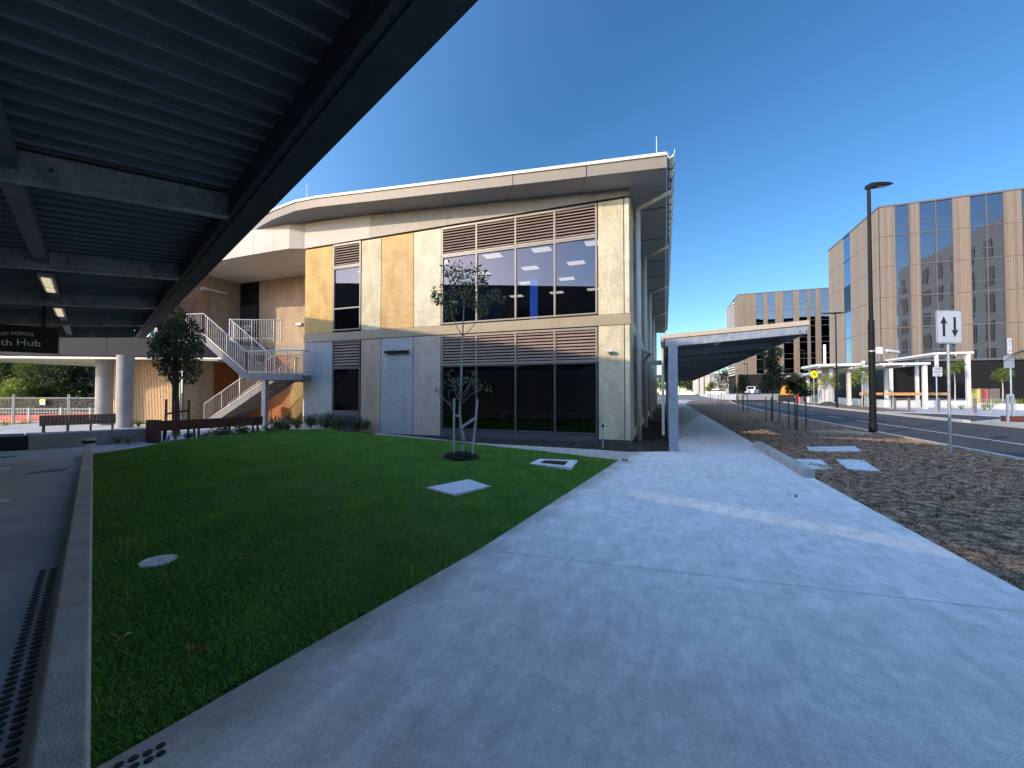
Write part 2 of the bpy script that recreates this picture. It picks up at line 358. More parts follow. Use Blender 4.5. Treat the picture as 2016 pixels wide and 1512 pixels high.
def leafmat(name, c1, c2, trans=0.25, scale=9.0):
    m = mat(name, c1, c2, scale, 0.55, 0, fine=40, fine_amt=0.45, contrast=(0.3, 0.7))
    nt = m.node_tree; b = nt.nodes["Principled BSDF"]; out = nt.nodes["Material Output"]
    t = N(nt, "ShaderNodeBsdfTranslucent"); src = b.inputs["Base Color"].links[0].from_socket
    nt.links.new(src, t.inputs[0]); mx = N(nt, "ShaderNodeMixShader"); mx.inputs[0].default_value = trans
    nt.links.new(b.outputs[0], mx.inputs[1]); nt.links.new(t.outputs[0], mx.inputs[2]); nt.links.new(mx.outputs[0], out.inputs[0])
    return m
M['leaf_dark'] = leafmat("dark evergreen leaf", (0.028, 0.042, 0.018), (0.05, 0.065, 0.022))
M['leaf_sap'] = leafmat("magnolia leaf", (0.07, 0.10, 0.035), (0.17, 0.17, 0.07))
M['leaf_y'] = leafmat("yellow green leaf", (0.30, 0.34, 0.05), (0.16, 0.22, 0.04), 0.35)
M['leaf_m'] = leafmat("mid green leaf", (0.07, 0.12, 0.025), (0.13, 0.16, 0.03), 0.3, 1.5)
M['grass'] = leafmat("grass blade", (0.105, 0.27, 0.03), (0.22, 0.38, 0.06), 0.35, 1.6)
M['chip'] = mat("straw mulch", (0.70, 0.46, 0.29), (0.17, 0.10, 0.06), 7, 0.9, 0, fine=90, fine_amt=0.5, contrast=(0.4, 0.6))
M['chip_d'] = mat("dark bark mulch", (0.10, 0.075, 0.055), (0.05, 0.035, 0.028), 23, 0.9, 0, fine=90, fine_amt=0.5, contrast=(0.4, 0.6))

def panelmat(name, c, dark=0.72, tintc=None):
    d = tuple(x * dark for x in c)
    m = mat(name, c, d, 1.7, 0.8, 0.25, stretch=(1, 1, 0.6), fine=14, fine_amt=0.16, contrast=(0.40, 0.66))
    # rain streaks: noise stretched vertically over the sheet
    nt = m.node_tree; b = nt.nodes["Principled BSDF"]; src = b.inputs["Base Color"].links[0].from_socket
    tc = N(nt, "ShaderNodeTexCoord"); mp = N(nt, "ShaderNodeMapping"); mp.inputs["Scale"].default_value = (9, 9, 0.35)
    nt.links.new(tc.outputs["Object"], mp.inputs[0]); n = N(nt, "ShaderNodeTexNoise"); n.inputs["Scale"].default_value = 1.2; n.inputs["Detail"].default_value = 5
    nt.links.new(mp.outputs[0], n.inputs["Vector"]); r = N(nt, "ShaderNodeMapRange"); r.inputs[1].default_value = 0.35; r.inputs[2].default_value = 0.65; r.inputs[3].default_value = 0.82; r.inputs[4].default_value = 1.08
    nt.links.new(n.outputs[0], r.inputs[0]); r.inputs[3].default_value = 0.93; r.inputs[4].default_value = 1.03; v = N(nt, "ShaderNodeVectorMath", operation='SCALE')
    nt.links.new(src, v.inputs[0]); nt.links.new(r.outputs[0], v.inputs[3]); nt.links.new(v.outputs[0], b.inputs["Base Color"])
    return m

# ================================================================== GROUND, ROAD, PATHS
def road_off(y): return 0.0011 * (y - 30) ** 2 if y > 30 else 0.0
def terrain(x, y):
    z = -0.16
    if x < -26: z -= min(1.0, (-26 - x) * 0.16) if y > 2 else 0
    if y > 92: z += min(1.15, (y - 92) * 0.05)
    return z
xs = [-900, -400, -150, -80, -60, -50, -45, -40, -36, -33, -30, -28, -26, -20, -10, 0, 10, 20, 30, 45, 60, 90, 150, 400, 900]
ys = [-900, -300, -100, -40, -10, 0, 5, 10, 15, 20, 30, 40, 60, 80, 92, 100, 108, 115, 125, 160, 300, 900, 2500]
g = MB(); g.v = [(x, y, terrain(x, y)) for y in ys for x in xs]
nx = len(xs)
g.f = [(j * nx + i, j * nx + i + 1, (j + 1) * nx + i + 1, (j + 1) * nx + i) for j in range(len(ys) - 1) for i in range(nx - 1)]
struct(g.build("ground", M['ground'], smooth=True))

# road
yl = [-60, -20, 0, 10, 20, 30, 40, 50, 60, 70, 80, 92]
def strip(x0, x1, z, ylist=yl):
    m = MB()
    m.v = [(x + road_off(y), y, z) for y in ylist for x in (x0, x1)]
    m.f = [(2 * i, 2 * i + 1, 2 * i + 3, 2 * i + 2) for i in range(len(ylist) - 1)]
    return m
struct(strip(8.1, 16.0, -0.125).build("road", M['asphalt']))
cross = MB()
cy = [91.5, 96, 100, 104, 108]
cross.v = [(x, y, terrain(0, y) + 0.06) for y in cy for x in (-8, 95)]
cross.f = [(2 * i, 2 * i + 1, 2 * i + 3, 2 * i + 2) for i in range(len(cy) - 1)]
struct(cross.build("cross_road", mat("worn asphalt", (0.2, 0.195, 0.185), (0.16, 0.155, 0.15), 0.5, 0.85)))
# kerbs of the road
def kerb_strip(x0, x1, z0, z1, ylist):
    m = MB(); n = len(ylist)
    for i in range(n - 1):
        a, b = road_off(ylist[i]), road_off(ylist[i + 1])
        m.add([(x0 + a, ylist[i], z0), (x1 + a, ylist[i], z0), (x1 + b, ylist[i + 1], z0), (x0 + b, ylist[i + 1], z0),
               (x0 + a, ylist[i], z1), (x1 + a, ylist[i], z1), (x1 + b, ylist[i + 1], z1), (x0 + b, ylist[i + 1], z1)],
              [(4, 5, 6, 7), (0, 4, 7, 3), (1, 2, 6, 5)] + ([(0, 1, 5, 4)] if i == 0 else []))
    return m
struct(kerb_strip(7.95, 8.12, -0.2, 0.015, yl).build("road_kerb", M['kerb']))
struct(kerb_strip(15.98, 16.35, -0.2, 0.02, [-20, 0, 10, 17.5]).build("road_kerb", M['kerb']))
struct(kerb_strip(15.98, 16.35, -0.2, 0.02, [31, 36, 42, 50, 60, 70, 80, 90]).build("road_kerb", M['kerb']))
# markings
lm = MB()
for y0, y1 in [(-10, 31), (33, 36), (39, 42), (45, 70)]:
    s = strip(11.0, 11.1, -0.119, [y for y in np.linspace(y0, y1, 6)]); lm.add(s.v, s.f)
struct(lm.build("road_marking", M['paint']))
# far-side driveway apron (dark asphalt wedge) and pavement
struct(MB().poly([(16.36, 31.5), (22, 37.5), (20.5, 41.5), (16.6, 44)], -0.14, -0.09).build("driveway", M['asphalt']))
fp = MB()
fp.poly([(16.35, 31), (16.36, 17.5), (16.35, -20), (70, -20), (70, 55), (70, 70.0), (28, 70.0), (26, 91), (20.6, 90), (17.4, 60), (17.0, 50), (16.62, 44.2), (20.7, 41.8), (22.3, 37.5)], -0.16, -0.06)
struct(fp.build("far_pavement", M['paving']))
struct(MB().poly([(16.75, 44.5), (20.0, 44.5), (21.5, 60), (20.5, 80), (18.6, 75), (17.3, 58)], -0.05, 0.0).build("verge_bed", M['soil']))
# traffic island next to far kerb
struct(MB().poly([(16.36, 29.4), (16.36, 18), (19, 15), (24, 15), (24, 31), (19.5, 32.2), (17.3, 31.2)], -0.055, 0.03).build("pavement", M['paving']))

# footpath
PR = [(2.75, -9), (2.72, 2), (2.69, 4.53), (2.6, 9.1), (2.6, 14.2), (2.6, 40), (2.7, 60), (3.4, 72), (4.5, 84), (6, 91)]
left_edge = [(-1.02, 9.98), (-1.78, 3.81), (-2.28, 1.03), (-2.7, -1.5), (-2.9, -9)]
path_poly = PR + [(0.5, 91), (0.36, 60), (0.36, 11.95), (-0.95, 11.35), (-1.75, 11.5)] + [tuple(G(938, 872)[:2]), tuple(G(740, 852.5)[:2]), tuple(G(735, 854)[:2]), tuple(G(890, 868)[:2])] + left_edge
struct(MB().poly(path_poly, -0.15, 0.0).build("footpath", M['concrete']))
# control joints (dark sawn lines) in the footpath
def joint(a, b, w=0.006):
    a = Vector((a[0], a[1], 0)); b = Vector((b[0], b[1], 0)); d = (b - a).normalized(); s = Vector((-d.y, d.x, 0)) * w / 2
    return [tuple(p) for p in (a - s, b - s, b + s, a + s)]
jm = MB(); 
for a, b in [(G(945, 1082), G(2016, 1205)), (G(1222, 908), G(1245, 890)), (G(1240, 889), G(1345, 889)), ((0.36, 17), (2.6, 17)), ((0.36, 22), (2.6, 22)), ((0.36, 27), (2.6, 27)), ((0.36, 32), (2.6, 32))]:
    q = joint(a, b); jm.add([(p[0], p[1], 0.004) for p in q], [(0, 1, 2, 3)])
struct(jm.build("footpath_joint", mat("joint", (0.50, 0.48, 0.46), None, 5, 0.9)))

# courtyard paving left of the kerb wall
EA = Vector((-2.36, 0.75, 0)); EC = Vector((-0.9175, 0.3976, 0)); EM = Vector((-0.3976, -0.9175, 0))
def K(t, m, z=0.0): return EA + EC * t + EM * m + Vector((0, 0, z))
# raised concrete kerb wall round the lawn
kw = MB(); prof = [(0, -0.14), (0, 0.13), (0.015, 0.145), (0.16, 0.145), (0.175, 0.13), (0.2, -0.14)]
kerb0 = G(178, 1512, 0.145); kerb1 = G(183, 884, 0.145)
kd = (kerb1 - kerb0).normalized(); km = Vector((kd.y, -kd.x, 0)); km = km if km.x < 0 else -km
kw.prism(prof, lambda p: kerb0 - kd * 0.9 + km * p[0] + Vector((0, 0, p[1] - 0.145)), lambda p: kerb1 + km * p[0] + Vector((0, 0, p[1] - 0.145)))
tag(kw.build("kerb_wall", M['kerb'], bevel=0.006), "long raised concrete edging wall between the lawn and the courtyard paving", "kerb")

ca_, cb_ = kerb0 - kd * 0.9 + km * .1, kerb1 + km * .1
cp = MB().poly([tuple(ca_[:2]), tuple(cb_[:2]), (-14.9, 8.6), (-14.6, 12.4), (-13.4, 13.42), (-13.5, 17), (-34, 17), (-26, 2), (-24, -12), (-2.95, -12)], -0.15, -0.012)
struct(cp.build("courtyard_paving", M['concrete_dark']))

# lawn: mounded soil sheet + grass blades
kp0 = kerb0 - kd * 0.9; 
LAWN = [(-2.30, 1.0), (-1.78, 3.81), (-1.03, 9.95), tuple(G(890, 868.5)[:2]), tuple(G(735, 854.5)[:2]), (-12.6, 13.3), (-14.2, 12.3), (-14.75, 11.5), (-15.1, 8.6), tuple(kerb1[:2])]
def inside(px_, py_, poly):
    c = np.zeros(len(px_), bool); n = len(poly); j = n - 1
    for i in range(n):
        xi, yi = poly[i]; xj, yj = poly[j]
        c ^= ((yi > py_) != (yj > py_)) & (px_ < (xj - xi) * (py_ - yi) / (yj - yi + 1e-12) + xi); j = i
    return c
def edge_dist(px_, py_, poly):
    d = np.full(len(px_), 1e9); n = len(poly)
    for i in range(n):
        ax, ay = poly[i]; bx, by = poly[(i + 1) % n]; vx, vy = bx - ax, by - ay
        t = np.clip(((px_ - ax) * vx + (py_ - ay) * vy) / (vx * vx + vy * vy), 0, 1)
        d = np.minimum(d, np.hypot(px_ - ax - t * vx, py_ - ay - t * vy))
    return d
def lawn_z(x, y):
    d = edge_dist(x, y, LAWN)
    s = np.clip(d / 1.6, 0, 1); s = s * s * (3 - 2 * s)
    far = np.clip((-x - 3) / 9.0, 0, 1)
    return -0.015 + s * (0.05 + 0.16 * far) + 0.012 * np.sin(x * 3.1) * np.sin(y * 2.7) * s
rs = np.random.RandomState(3)
gx, gy = np.meshgrid(np.linspace(-16.5, -0.9, 105), np.linspace(0.8, 13.6, 86))
gi = np.arange(gx.size).reshape(gx.shape)
vz = lawn_z(gx.ravel(), gy.ravel())
cx = (gx[:-1, :-1] + gx[1:, 1:]).ravel() / 2; cyy = (gy[:-1, :-1] + gy[1:, 1:]).ravel() / 2
ins = inside(cx, cyy, LAWN)
fq = np.stack([gi[:-1, :-1].ravel(), gi[:-1, 1:].ravel(), gi[1:, 1:].ravel(), gi[1:, :-1].ravel()], 1)[ins]
used, inv = np.unique(fq, return_inverse=True)
lv = np.stack([gx.ravel()[used], gy.ravel()[used], vz[used]], 1)
lo = struct(np_mesh("lawn_ground", lv, inv.reshape(-1, 4), M['lawn'], 4))
lo.data.polygons.foreach_set("use_smooth", [True] * len(lo.data.polygons))
struct(MB().poly(LAWN, -0.15, -0.03).build("lawn_bed", M['lawn']))

HOLES = []   # (x, y, rx, ry, angle) areas without grass
def blades(n, poly, bbox, dens, hmin, hmax, wmin, zfun, lean=0.5, holes=()):
    x = rs.uniform(bbox[0], bbox[1], n); y = rs.uniform(bbox[2], bbox[3], n)
    keep = inside(x, y, poly); dist = np.hypot(x, y); keep &= rs.uniform(0, 1, n) < dens(dist)
    for hx, hy, hr in holes: keep &= np.hypot(x - hx, y - hy) > hr
    x = x[keep]; y = y[keep]; dist = dist[keep]; n = len(x)
    z = zfun(x, y)
    patch = 0.75 + 0.35 * np.sin(x * 2.3 + 1.1 * np.sin(y * 1.7)) * np.cos(y * 2.9 + x) + 0.2 * np.sin(x * 9 + y * 7)
    h = rs.uniform(hmin, hmax, n) * np.clip(patch, 0.5, 1.4); w = wmin * (1 + dist * 0.22)
    tall = rs.uniform(0, 1, n) < 0.006; h[tall] *= 2.2
    a = rs.uniform(0, 2 * np.pi, n); la = rs.uniform(0, 2 * np.pi, n); ll = rs.uniform(0.1, lean, n) * h * 1.6
    dx, dy = np.cos(a) * w / 2, np.sin(a) * w / 2; lx, ly = np.cos(la) * ll, np.sin(la) * ll
    V = np.empty((n, 5, 3)); 
    V[:, 0] = np.stack([x - dx, y - dy, z], 1); V[:, 1] = np.stack([x + dx, y + dy, z], 1)
    V[:, 2] = np.stack([x + dx * .7 + lx * .35, y + dy * .7 + ly * .35, z + h * .6], 1); V[:, 3] = np.stack([x - dx * .7 + lx * .35, y - dy * .7 + ly * .35, z + h * .6], 1)
    V[:, 4] = np.stack([x + lx, y + ly, z + h], 1)
    b = np.arange(n)[:, None] * 5
    T = np.concatenate([b + [0, 1, 2], b + [0, 2, 3], b + [3, 2, 4]], 1)
    return V.reshape(-1, 3), T.reshape(-1, 3)
lid_c = [(G(900, 958)[0], G(900, 958)[1]), (G(1089, 911)[0], G(1089, 911)[1]), (G(312, 1105)[0], G(312, 1105)[1]), (G(910, 905)[0], G(910, 905)[1])]
V, T = blades(1500000, LAWN, (-16, -0.9, 0.9, 13.5), lambda d: np.clip(1.0 / (0.35 + d * 0.28), 0.22, 1), 0.018, 0.048, 0.0042, lawn_z, 0.9,
              holes=[(lid_c[0][0], lid_c[0][1], 0.36), (lid_c[1][0], lid_c[1][1], 0.38), (lid_c[2][0], lid_c[2][1], 0.14), (lid_c[3][0], lid_c[3][1], 0.42)])
print("grass blades", len(V) // 5)
tag(np_mesh("grass", V, T, M['grass'], 3), "short mown green grass of the wedge-shaped lawn", "grass", kind="stuff")

# mulch bed between footpath and road
struct(MB().poly([(p[0] + 0.0, p[1]) for p in [(2.75, -9), (2.72, 2), (2.69, 4.53), (2.6, 9.1), (2.6, 14.2), (2.6, 40), (2.7, 60), (3.4, 72), (4.5, 84), (6, 91)]] +
            [(7.95 + road_off(y), y) for y in (91, 80, 70, 60, 50, 40, 30, 20, 10, 0, -9)], -0.15, -0.035).build("garden_bed_soil", M['soil']))
struct(MB().poly([(0.36, 60), (0.36, 11.95), (-0.95, 11.35), (-1.75, 11.5), tuple(G(938, 872)[:2]), tuple(G(740, 852.5)[:2]), (-13, 13.6), (-1.0, 13.6), (-1.0, 60)], -0.15, -0.03).build("facade_bed_soil", M['dark_soil']))
def mulch_z(x, y): return -0.033 + 0.022 * (np.sin(x * 2.1 + y) * np.sin(y * 1.3 - x * .7) + 0.6 * np.sin(x * 6 + y * 4.2) * 0.5)
def chips(n, poly, bbox, dens, zf, lmin=0.03, lmax=0.10, wd=0.006):
    x = rs.uniform(bbox[0], bbox[1], n); y = rs.uniform(bbox[2], bbox[3], n)
    keep = inside(x, y, poly); dist = np.hypot(x, y); keep &= rs.uniform(0, 1, n) < dens(dist)
    x, y, dist = x[keep], y[keep], dist[keep]; n = len(x)
    L = rs.uniform(lmin, lmax, n) ; W = wd * rs.uniform(.5, 1.5, n) * (1 + dist * 0.07)
    a = rs.uniform(0, 2 * np.pi, n); t = rs.normal(0, 0.28, n); r = rs.normal(0, 0.5, n)
    z = np.maximum(zf(x, y), -0.03) + rs.uniform(0, 0.022, n)
    ux, uy, uz = np.cos(a) * np.cos(t), np.sin(a) * np.cos(t), np.sin(t)
    wx, wy, wz = -np.sin(a) * np.cos(r), np.cos(a) * np.cos(r), np.sin(r)
    P = np.stack([x, y, z], 1); U_ = np.stack([ux, uy, uz], 1) * L[:, None] / 2; W_ = np.stack([wx, wy, wz], 1) * W[:, None] / 2
    V = np.stack([P - U_ - W_, P + U_ - W_ * .6, P + U_ + W_ * .6, P - U_ + W_], 1).reshape(-1, 3)
    F = np.arange(n * 4).reshape(-1, 4)
    return V, F
MP = [(2.74, -2), (2.71, 4.5), (2.62, 9.1), (2.62, 40), (2.8, 60), (10, 60), (8.2, 45), (7.93, 28), (7.93, -2)]
V, F_ = chips(1500000, MP, (2.6, 9, 1, 40), lambda d: np.clip(7.5 / (d * d * 0.12 + 3.0), 0.14, 1), mulch_z, 0.02, 0.085, 0.0045)
print("chips", len(V) // 4)
tag(np_mesh("straw_mulch", V, F_, M['chip'], 4), "dry straw and wood chip mulch spread between the footpath and the road", "mulch", kind="stuff")
FB = [(0.3, 24), (0.3, 12.0), (-0.95, 11.4), (-1.75, 11.55), tuple(G(938, 871)[:2]), (-9, 13.2), (-1.05, 13.3), (-0.9, 24)]
V, F_ = chips(60000, FB, (-9, 0.4, 11.3, 24), lambda d: np.ones(len(d)), lambda x, y: np.full(len(x), -0.025), 0.03, 0.09, 0.008)
tag(np_mesh("bark_mulch", V, F_, M['chip_d'], 4), "dark bark mulch in the narrow bed along the foot of the building", "mulch", kind="stuff")

# ================================================================== MAIN BUILDING
YF = 13.4
XL, XR = -14.74, -1.02
mb = thing("hospital_building", "two-storey building with ochre and cream concrete panels, louvred windows and sweeping roof", "building", (-8, 13.4, 0))
pm = {
 'ochre': panelmat("ochre panel", (0.62, 0.40, 0.14)), 'ochre2': panelmat("tan ochre panel", (0.60, 0.39, 0.17)),
 'cream': panelmat("cream panel", (0.62, 0.53, 0.35), 0.70), 'cream2': panelmat("pale cream panel", (0.68, 0.60, 0.42), 0.74),
 'grey': panelmat("grey panel", (0.40, 0.385, 0.38), 0.85), 'pinkgrey': panelmat("pink grey panel", (0.50, 0.34, 0.25), 0.84),
 'browngrey': panelmat("brown grey panel", (0.50, 0.40, 0.32), 0.84), 'brown': panelmat("brown panel", (0.40, 0.30, 0.20)),
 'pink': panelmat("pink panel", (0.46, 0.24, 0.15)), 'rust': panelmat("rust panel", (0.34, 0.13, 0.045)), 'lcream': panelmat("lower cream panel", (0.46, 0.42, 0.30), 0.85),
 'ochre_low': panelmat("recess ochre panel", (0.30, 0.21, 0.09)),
}
def fx(u): return PY(u, 600, YF).x
X655, X711, X750, X814, X868, X1176, X1229 = [fx(u) for u in (655, 711, 750, 814, 868, 1176, 1229)]
Z_B0, Z_B1 = 3.78, 4.12     # band
ZT = 7.86                   # top of panels
def panel(x0, x1, z0, z1, m, lab=None, y=YF, th=0.16, gap=0.012):
    o = MB().box(x0 + gap, x1 - gap, y, y + th, z0 + gap, z1 - gap).build("wall_panel", m, mb, bevel=0.008)
    if lab: o["label"] = lab
    return o
panel(XL, X655, Z_B1, ZT, pm['ochre'], "bright ochre panel")
panel(X711, X750, Z_B1, ZT, pm['cream'], "cream panel")
panel(X750, X814, Z_B1, ZT, pm['ochre2'], "tan ochre panel")
panel(X814, X868, Z_B1, ZT, pm['cream2'], "pale cream panel")
panel(X1176 + 0.02, X1229, Z_B1, ZT, pm['cream'], "cream corner panel")
panel(X1229, XR - 0.0, Z_B1, ZT, pm['cream2'])
panel(XL, X655, -0.05, Z_B0, pm['grey'], "grey panel")
panel(X711, X750, -0.05, Z_B0, pm['pinkgrey'], "pinkish grey panel")
panel(X750, X814, -0.05, Z_B0, pm['grey'], "grey panel")
panel(X814, X868, -0.05, Z_B0, pm['browngrey'], "brown grey panel")
panel(X1176 + 0.02, X1229, 0.06, Z_B0, pm['cream'])
panel(X1229, XR, 0.06, Z_B0, pm['cream2'])
MB().box(XL - 0.0, XR + 0.02, YF - 0.03, YF + 0.12, Z_B0, Z_B1).build("spandrel_band", M['band'], mb)
MB().box(X1176 + .02, XR - .02, YF + 0.03, YF + 0.14, -0.1, 0.08).build("plinth", M['frame_d'], mb)
# window bays: louvre bank + glass
def louvre_bank(x0, x1, z0, z1, divs, m=M['louvre'], fm=M['frame'], n=8, y=YF, name="louvre_bank"):
    mm = MB(); fr = MB()
    w = 0.06
    for xx in divs: fr.box(xx - w / 2, xx + w / 2, y - 0.03, y + 0.10, z0, z1)
    fr.box(x0, x1, y - 0.025, y + 0.1, z0 - 0.05, z0 + 0.02); fr.box(x0, x1, y - 0.025, y + 0.1, z1 - 0.03, z1 + 0.04)
    p = (z1 - z0 - 0.06) / n
    for i in range(n):
        zc = z0 + 0.03 + (i + 0.5) * p
        mm.add([(x0, y - 0.01, zc - p * .28), (x1, y - 0.01, zc - p * .28), (x1, y + 0.08, zc + p * .34), (x0, y + 0.08, zc + p * .34),
                (x0, y - 0.02, zc - p * .02), (x1, y - 0.02, zc - p * .02), (x1, y + 0.07, zc + p * .42), (x0, y + 0.07, zc + p * .42)],
               [(0, 1, 2, 3), (7, 6, 5, 4), (0, 4, 5, 1), (3, 2, 6, 7)])
    o = mm.build(name, m, mb)
    fr.build("frame", fm, o)
    MB().quad((x0, y + 0.11, z0), (x1, y + 0.11, z0), (x1, y + 0.11, z1), (x0, y + 0.11, z1)).build("backing", M['black'], o)
    return o
def window(x0, x1, z0, z1, divs, gm, fm=M['frame'], y=YF, extra=()):
    fr = MB(); w = 0.06
    for xx in [x0 + w / 2] + list(divs) + [x1 - w / 2]: fr.box(xx - w / 2, xx + w / 2, y - 0.02, y + 0.09, z0 + 0.05, z1 - 0.05)
    fr.box(x0, x1, y - 0.022, y + 0.092, z0, z0 + 0.05); fr.box(x0, x1, y - 0.022, y + 0.092, z1 - 0.05, z1)
    for zz in extra: fr.box(x0, x1, y - 0.015, y + 0.08, zz, zz + 0.05)
    o = fr.build("window", fm, mb)
    MB().quad((x0, y + 0.03, z0), (x1, y + 0.03, z0), (x1, y + 0.03, z1), (x0, y + 0.03, z1)).build("pane", gm, o)
    return o
D4 = [fx(u) for u in (938, 1015, 1092)]
e = 0.03
bx0, bx1 = X868 + e, X1176 - 0.0
window(bx0, bx1, 4.17, 6.74, D4, M['glass'])
louvre_bank(bx0, bx1, 6.80, 7.80, [bx0 + .03] + D4 + [bx1 - .03], n=9)
window(bx0, bx1, 0.22, 2.60, D4, M['glass_low'], M['frame_d'], extra=())
MB().box(bx0, bx1, YF + 0.0, YF + 0.08, -0.08, 0.215).build("sill_panel", M['frame_d'], mb)
louvre_bank(bx0, bx1, 2.66, 3.70, [bx0 + .03] + D4 + [bx1 - .03], n=9, fm=M['frame'])
window(X655 + .02, X711 - .02, 4.20, 6.86, [], M['glass'], extra=(5.1,))
louvre_bank(X655 + .02, X711 - .02, 6.92, 7.82, [X655 + .05, X711 - .05], n=8)
window(X655 + .02, X711 - .02, 0.80, 2.62, [], M['glass_low'], M['frame_d'])
louvre_bank(X655 + .02, X711 - .02, 2.68, 3.72, [X655 + .05, X711 - .05], n=8, fm=M['frame_d'], m=M['louvre'])
MB().box(X655 + .02, X711 - .02, YF + 0.0, YF + 0.08, -0.08, 0.795).build("sill_panel", mat("slate sill", (0.11, 0.12, 0.16), None, 2, 0.4), mb)

# interior shells
it = MB()
it.box(XL + .2, XR - .2, 23.0, 23.2, 0, 7.9); it.box(XL + .2, XR - .3, YF + 0.2, 23, 3.70, 3.95); it.box(XL + .2, XR - .3, YF + 0.2, 23, 0.0, 0.06)
it.box(XL + .17, XL + .3, YF + 0.2, 23, 0, 7.9); it.box(-11.4, -11.3, YF + .2, 18, 0.06, 7.0)
it.build("interior", M['interior'], mb)
MB().box(XL + .3, XR - .3, YF + 0.17, 23, 6.98, 7.05).build("ceiling", M['interior_c'], mb)
MB().box(XL + .3, XR - .3, YF + 0.17, 23, 2.96, 3.02).build("ceiling", M['interior_c'], mb)
for yy in (14.6, 16.6, 18.8, 21.2):
    for xx in (-2.3, -4.3, -6.3, -8.6, -12.4):
        xx2 = xx + (0.9 if yy in (16.6, 21.2) else 0)
        MB().box(xx2 - .35, xx2 + .35, yy - .22, yy + .22, 6.955, 6.975).build("ceiling_light", M['lit'], mb)
for yy in (15.0, 17.2):
    for xx in (-2.6, -5.4, -6.9):
        MB().box(xx - .35, xx + .35, yy - .1, yy + .1, 2.94, 2.955).build("ceiling_light", M['lit'], mb)
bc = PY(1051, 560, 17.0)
o = MB().box(bc.x - 0.15, bc.x + 0.15, 16.9, 17.1, 3.96, 6.55).build("blue_column", M['bluecol'], mb)  # blue upright with an added glow, no lamp in it
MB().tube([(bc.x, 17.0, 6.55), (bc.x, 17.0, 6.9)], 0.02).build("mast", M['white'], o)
MB().box(-8.6, -6.6, 16.0, 16.06, 3.96, 6.4).build("curtain", M['curtain'], mb)
tb = MB()
for xx in (-6.6, -4.4, -2.8): tb.box(xx, xx + 1.4, 16.0, 16.7, 0.72, 0.76); tb.box(xx + .05, xx + .1, 16.1, 16.6, .06, .72); tb.box(xx + 1.3, xx + 1.35, 16.1, 16.6, .06, .72)
tb.build("desk_row", mat("grey desk", (0.2, 0.21, 0.21), None, 2, 0.5), mb)

# return walls at the left end (recess side)
YB = 16.5
XW = -23.1
MB().box(XL, XL + 0.16, YF + 0.165, YB, -0.05, 8.1).build("wall_panel", pm['brown'], mb)
# back wall of the recess (upper brown, band, lower)
bxl = [XW, PY(477, 600, YB).x, PY(510, 600, YB).x, XL]
Bd0, Bd1 = PY(540, 700, YB).z, PY(540, 681, YB).z
MB().box(bxl[2] + .01, XL, YB, YB + .15, Bd1, 8.3).build("wall_panel", pm['brown'], mb)["label"] = "brown wall beside the upper door"
MB().box(XW, XL, YB - 0.03, YB + .12, Bd0, Bd1 - .01).build("spandrel_band", M['fascia'], mb)
MB().box(XW, -19.2, YB, YB + .15, -0.05, Bd0 - .01).build("wall_panel", pm['rust'], mb)
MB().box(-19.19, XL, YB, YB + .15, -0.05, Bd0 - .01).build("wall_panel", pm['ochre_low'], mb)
# door on the back wall
dr = MB().box(bxl[1] - .35, bxl[2], YB - 0.01, YB + .06, Bd1 - .005, 8.2).build("door", M['black'], mb)
dx0, dx1 = bxl[1] - .35, bxl[2]
MB().box(dx0 + .30, dx1 - .12, YB - .05, YB - .02, Bd1, 6.6).build("leaf", mat("dark door leaf", (0.03, 0.028, 0.028), None, 2, .3), dr)
MB().box(dx0 + .48, dx0 + 1.2, YB - .06, YB - .045, 5.32, 5.46).build("notice", M['white'], dr)
MB().box(dx0 + .6, dx0 + 1.05, YB - .065, YB - .05, 5.12, 5.27).build("notice", M['white'], dr)
# W1 wall (faces right)
Y412 = PX(412, 600, XW).y; YW0 = 13.6
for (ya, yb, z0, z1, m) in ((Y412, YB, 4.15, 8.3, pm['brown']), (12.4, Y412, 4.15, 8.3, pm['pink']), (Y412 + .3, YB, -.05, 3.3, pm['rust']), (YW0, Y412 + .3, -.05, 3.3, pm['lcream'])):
    MB().box(XW - .16, XW, ya + .01, yb - .01, z0, z1).build("wall_panel", m, mb, bevel=0.006)
# camera and small lights on the walls
cc = PX(398, 568, XW)
o = MB().box(XW + .02, XW + 0.25, cc.y - .12, cc.y + .12, cc.z - .12, cc.z + .05).build("security_camera", M['white'], mb, bevel=.02)
MB().tube([(XW + .1, cc.y + .1, cc.z), (XW + .12, PX(443, 575, XW).y, cc.z - .02)], 0.07).build("arm", M['white'], o)
wl = PY(594, 639, YB)
MB().box(wl.x - .3, wl.x + .1, YB - .14, YB - .005, wl.z - .06, wl.z + .08).build("wall_light", M['white'], mb, bevel=.02)
wl = PY(783, 693, YF)
o = MB().box(wl.x - .55, wl.x + .55, YF - .13, YF - .035, wl.z - .05, wl.z + .05).build("wall_light", M['black'], mb, bevel=.01)
o["label"] = "long black bar light"
MB().box(wl.x - .4, wl.x - .36, YF - .04, YF + .01, wl.z - .03, wl.z + .03).box(wl.x + .36, wl.x + .4, YF - .04, YF + .01, wl.z - .03, wl.z + .03).build("bracket", M['black'], o)
wl = PY(1203, 692, YF)
o = MB().box(wl.x - .16, wl.x + .1, YF - .22, YF - .10, wl.z - .03, wl.z + .04).build("security_light", M['white'], mb, bevel=.015)
MB().box(wl.x - .03, wl.x + .05, YF - .11, YF + .01, wl.z - .05, wl.z + .03).build("bracket", M['white'], o)

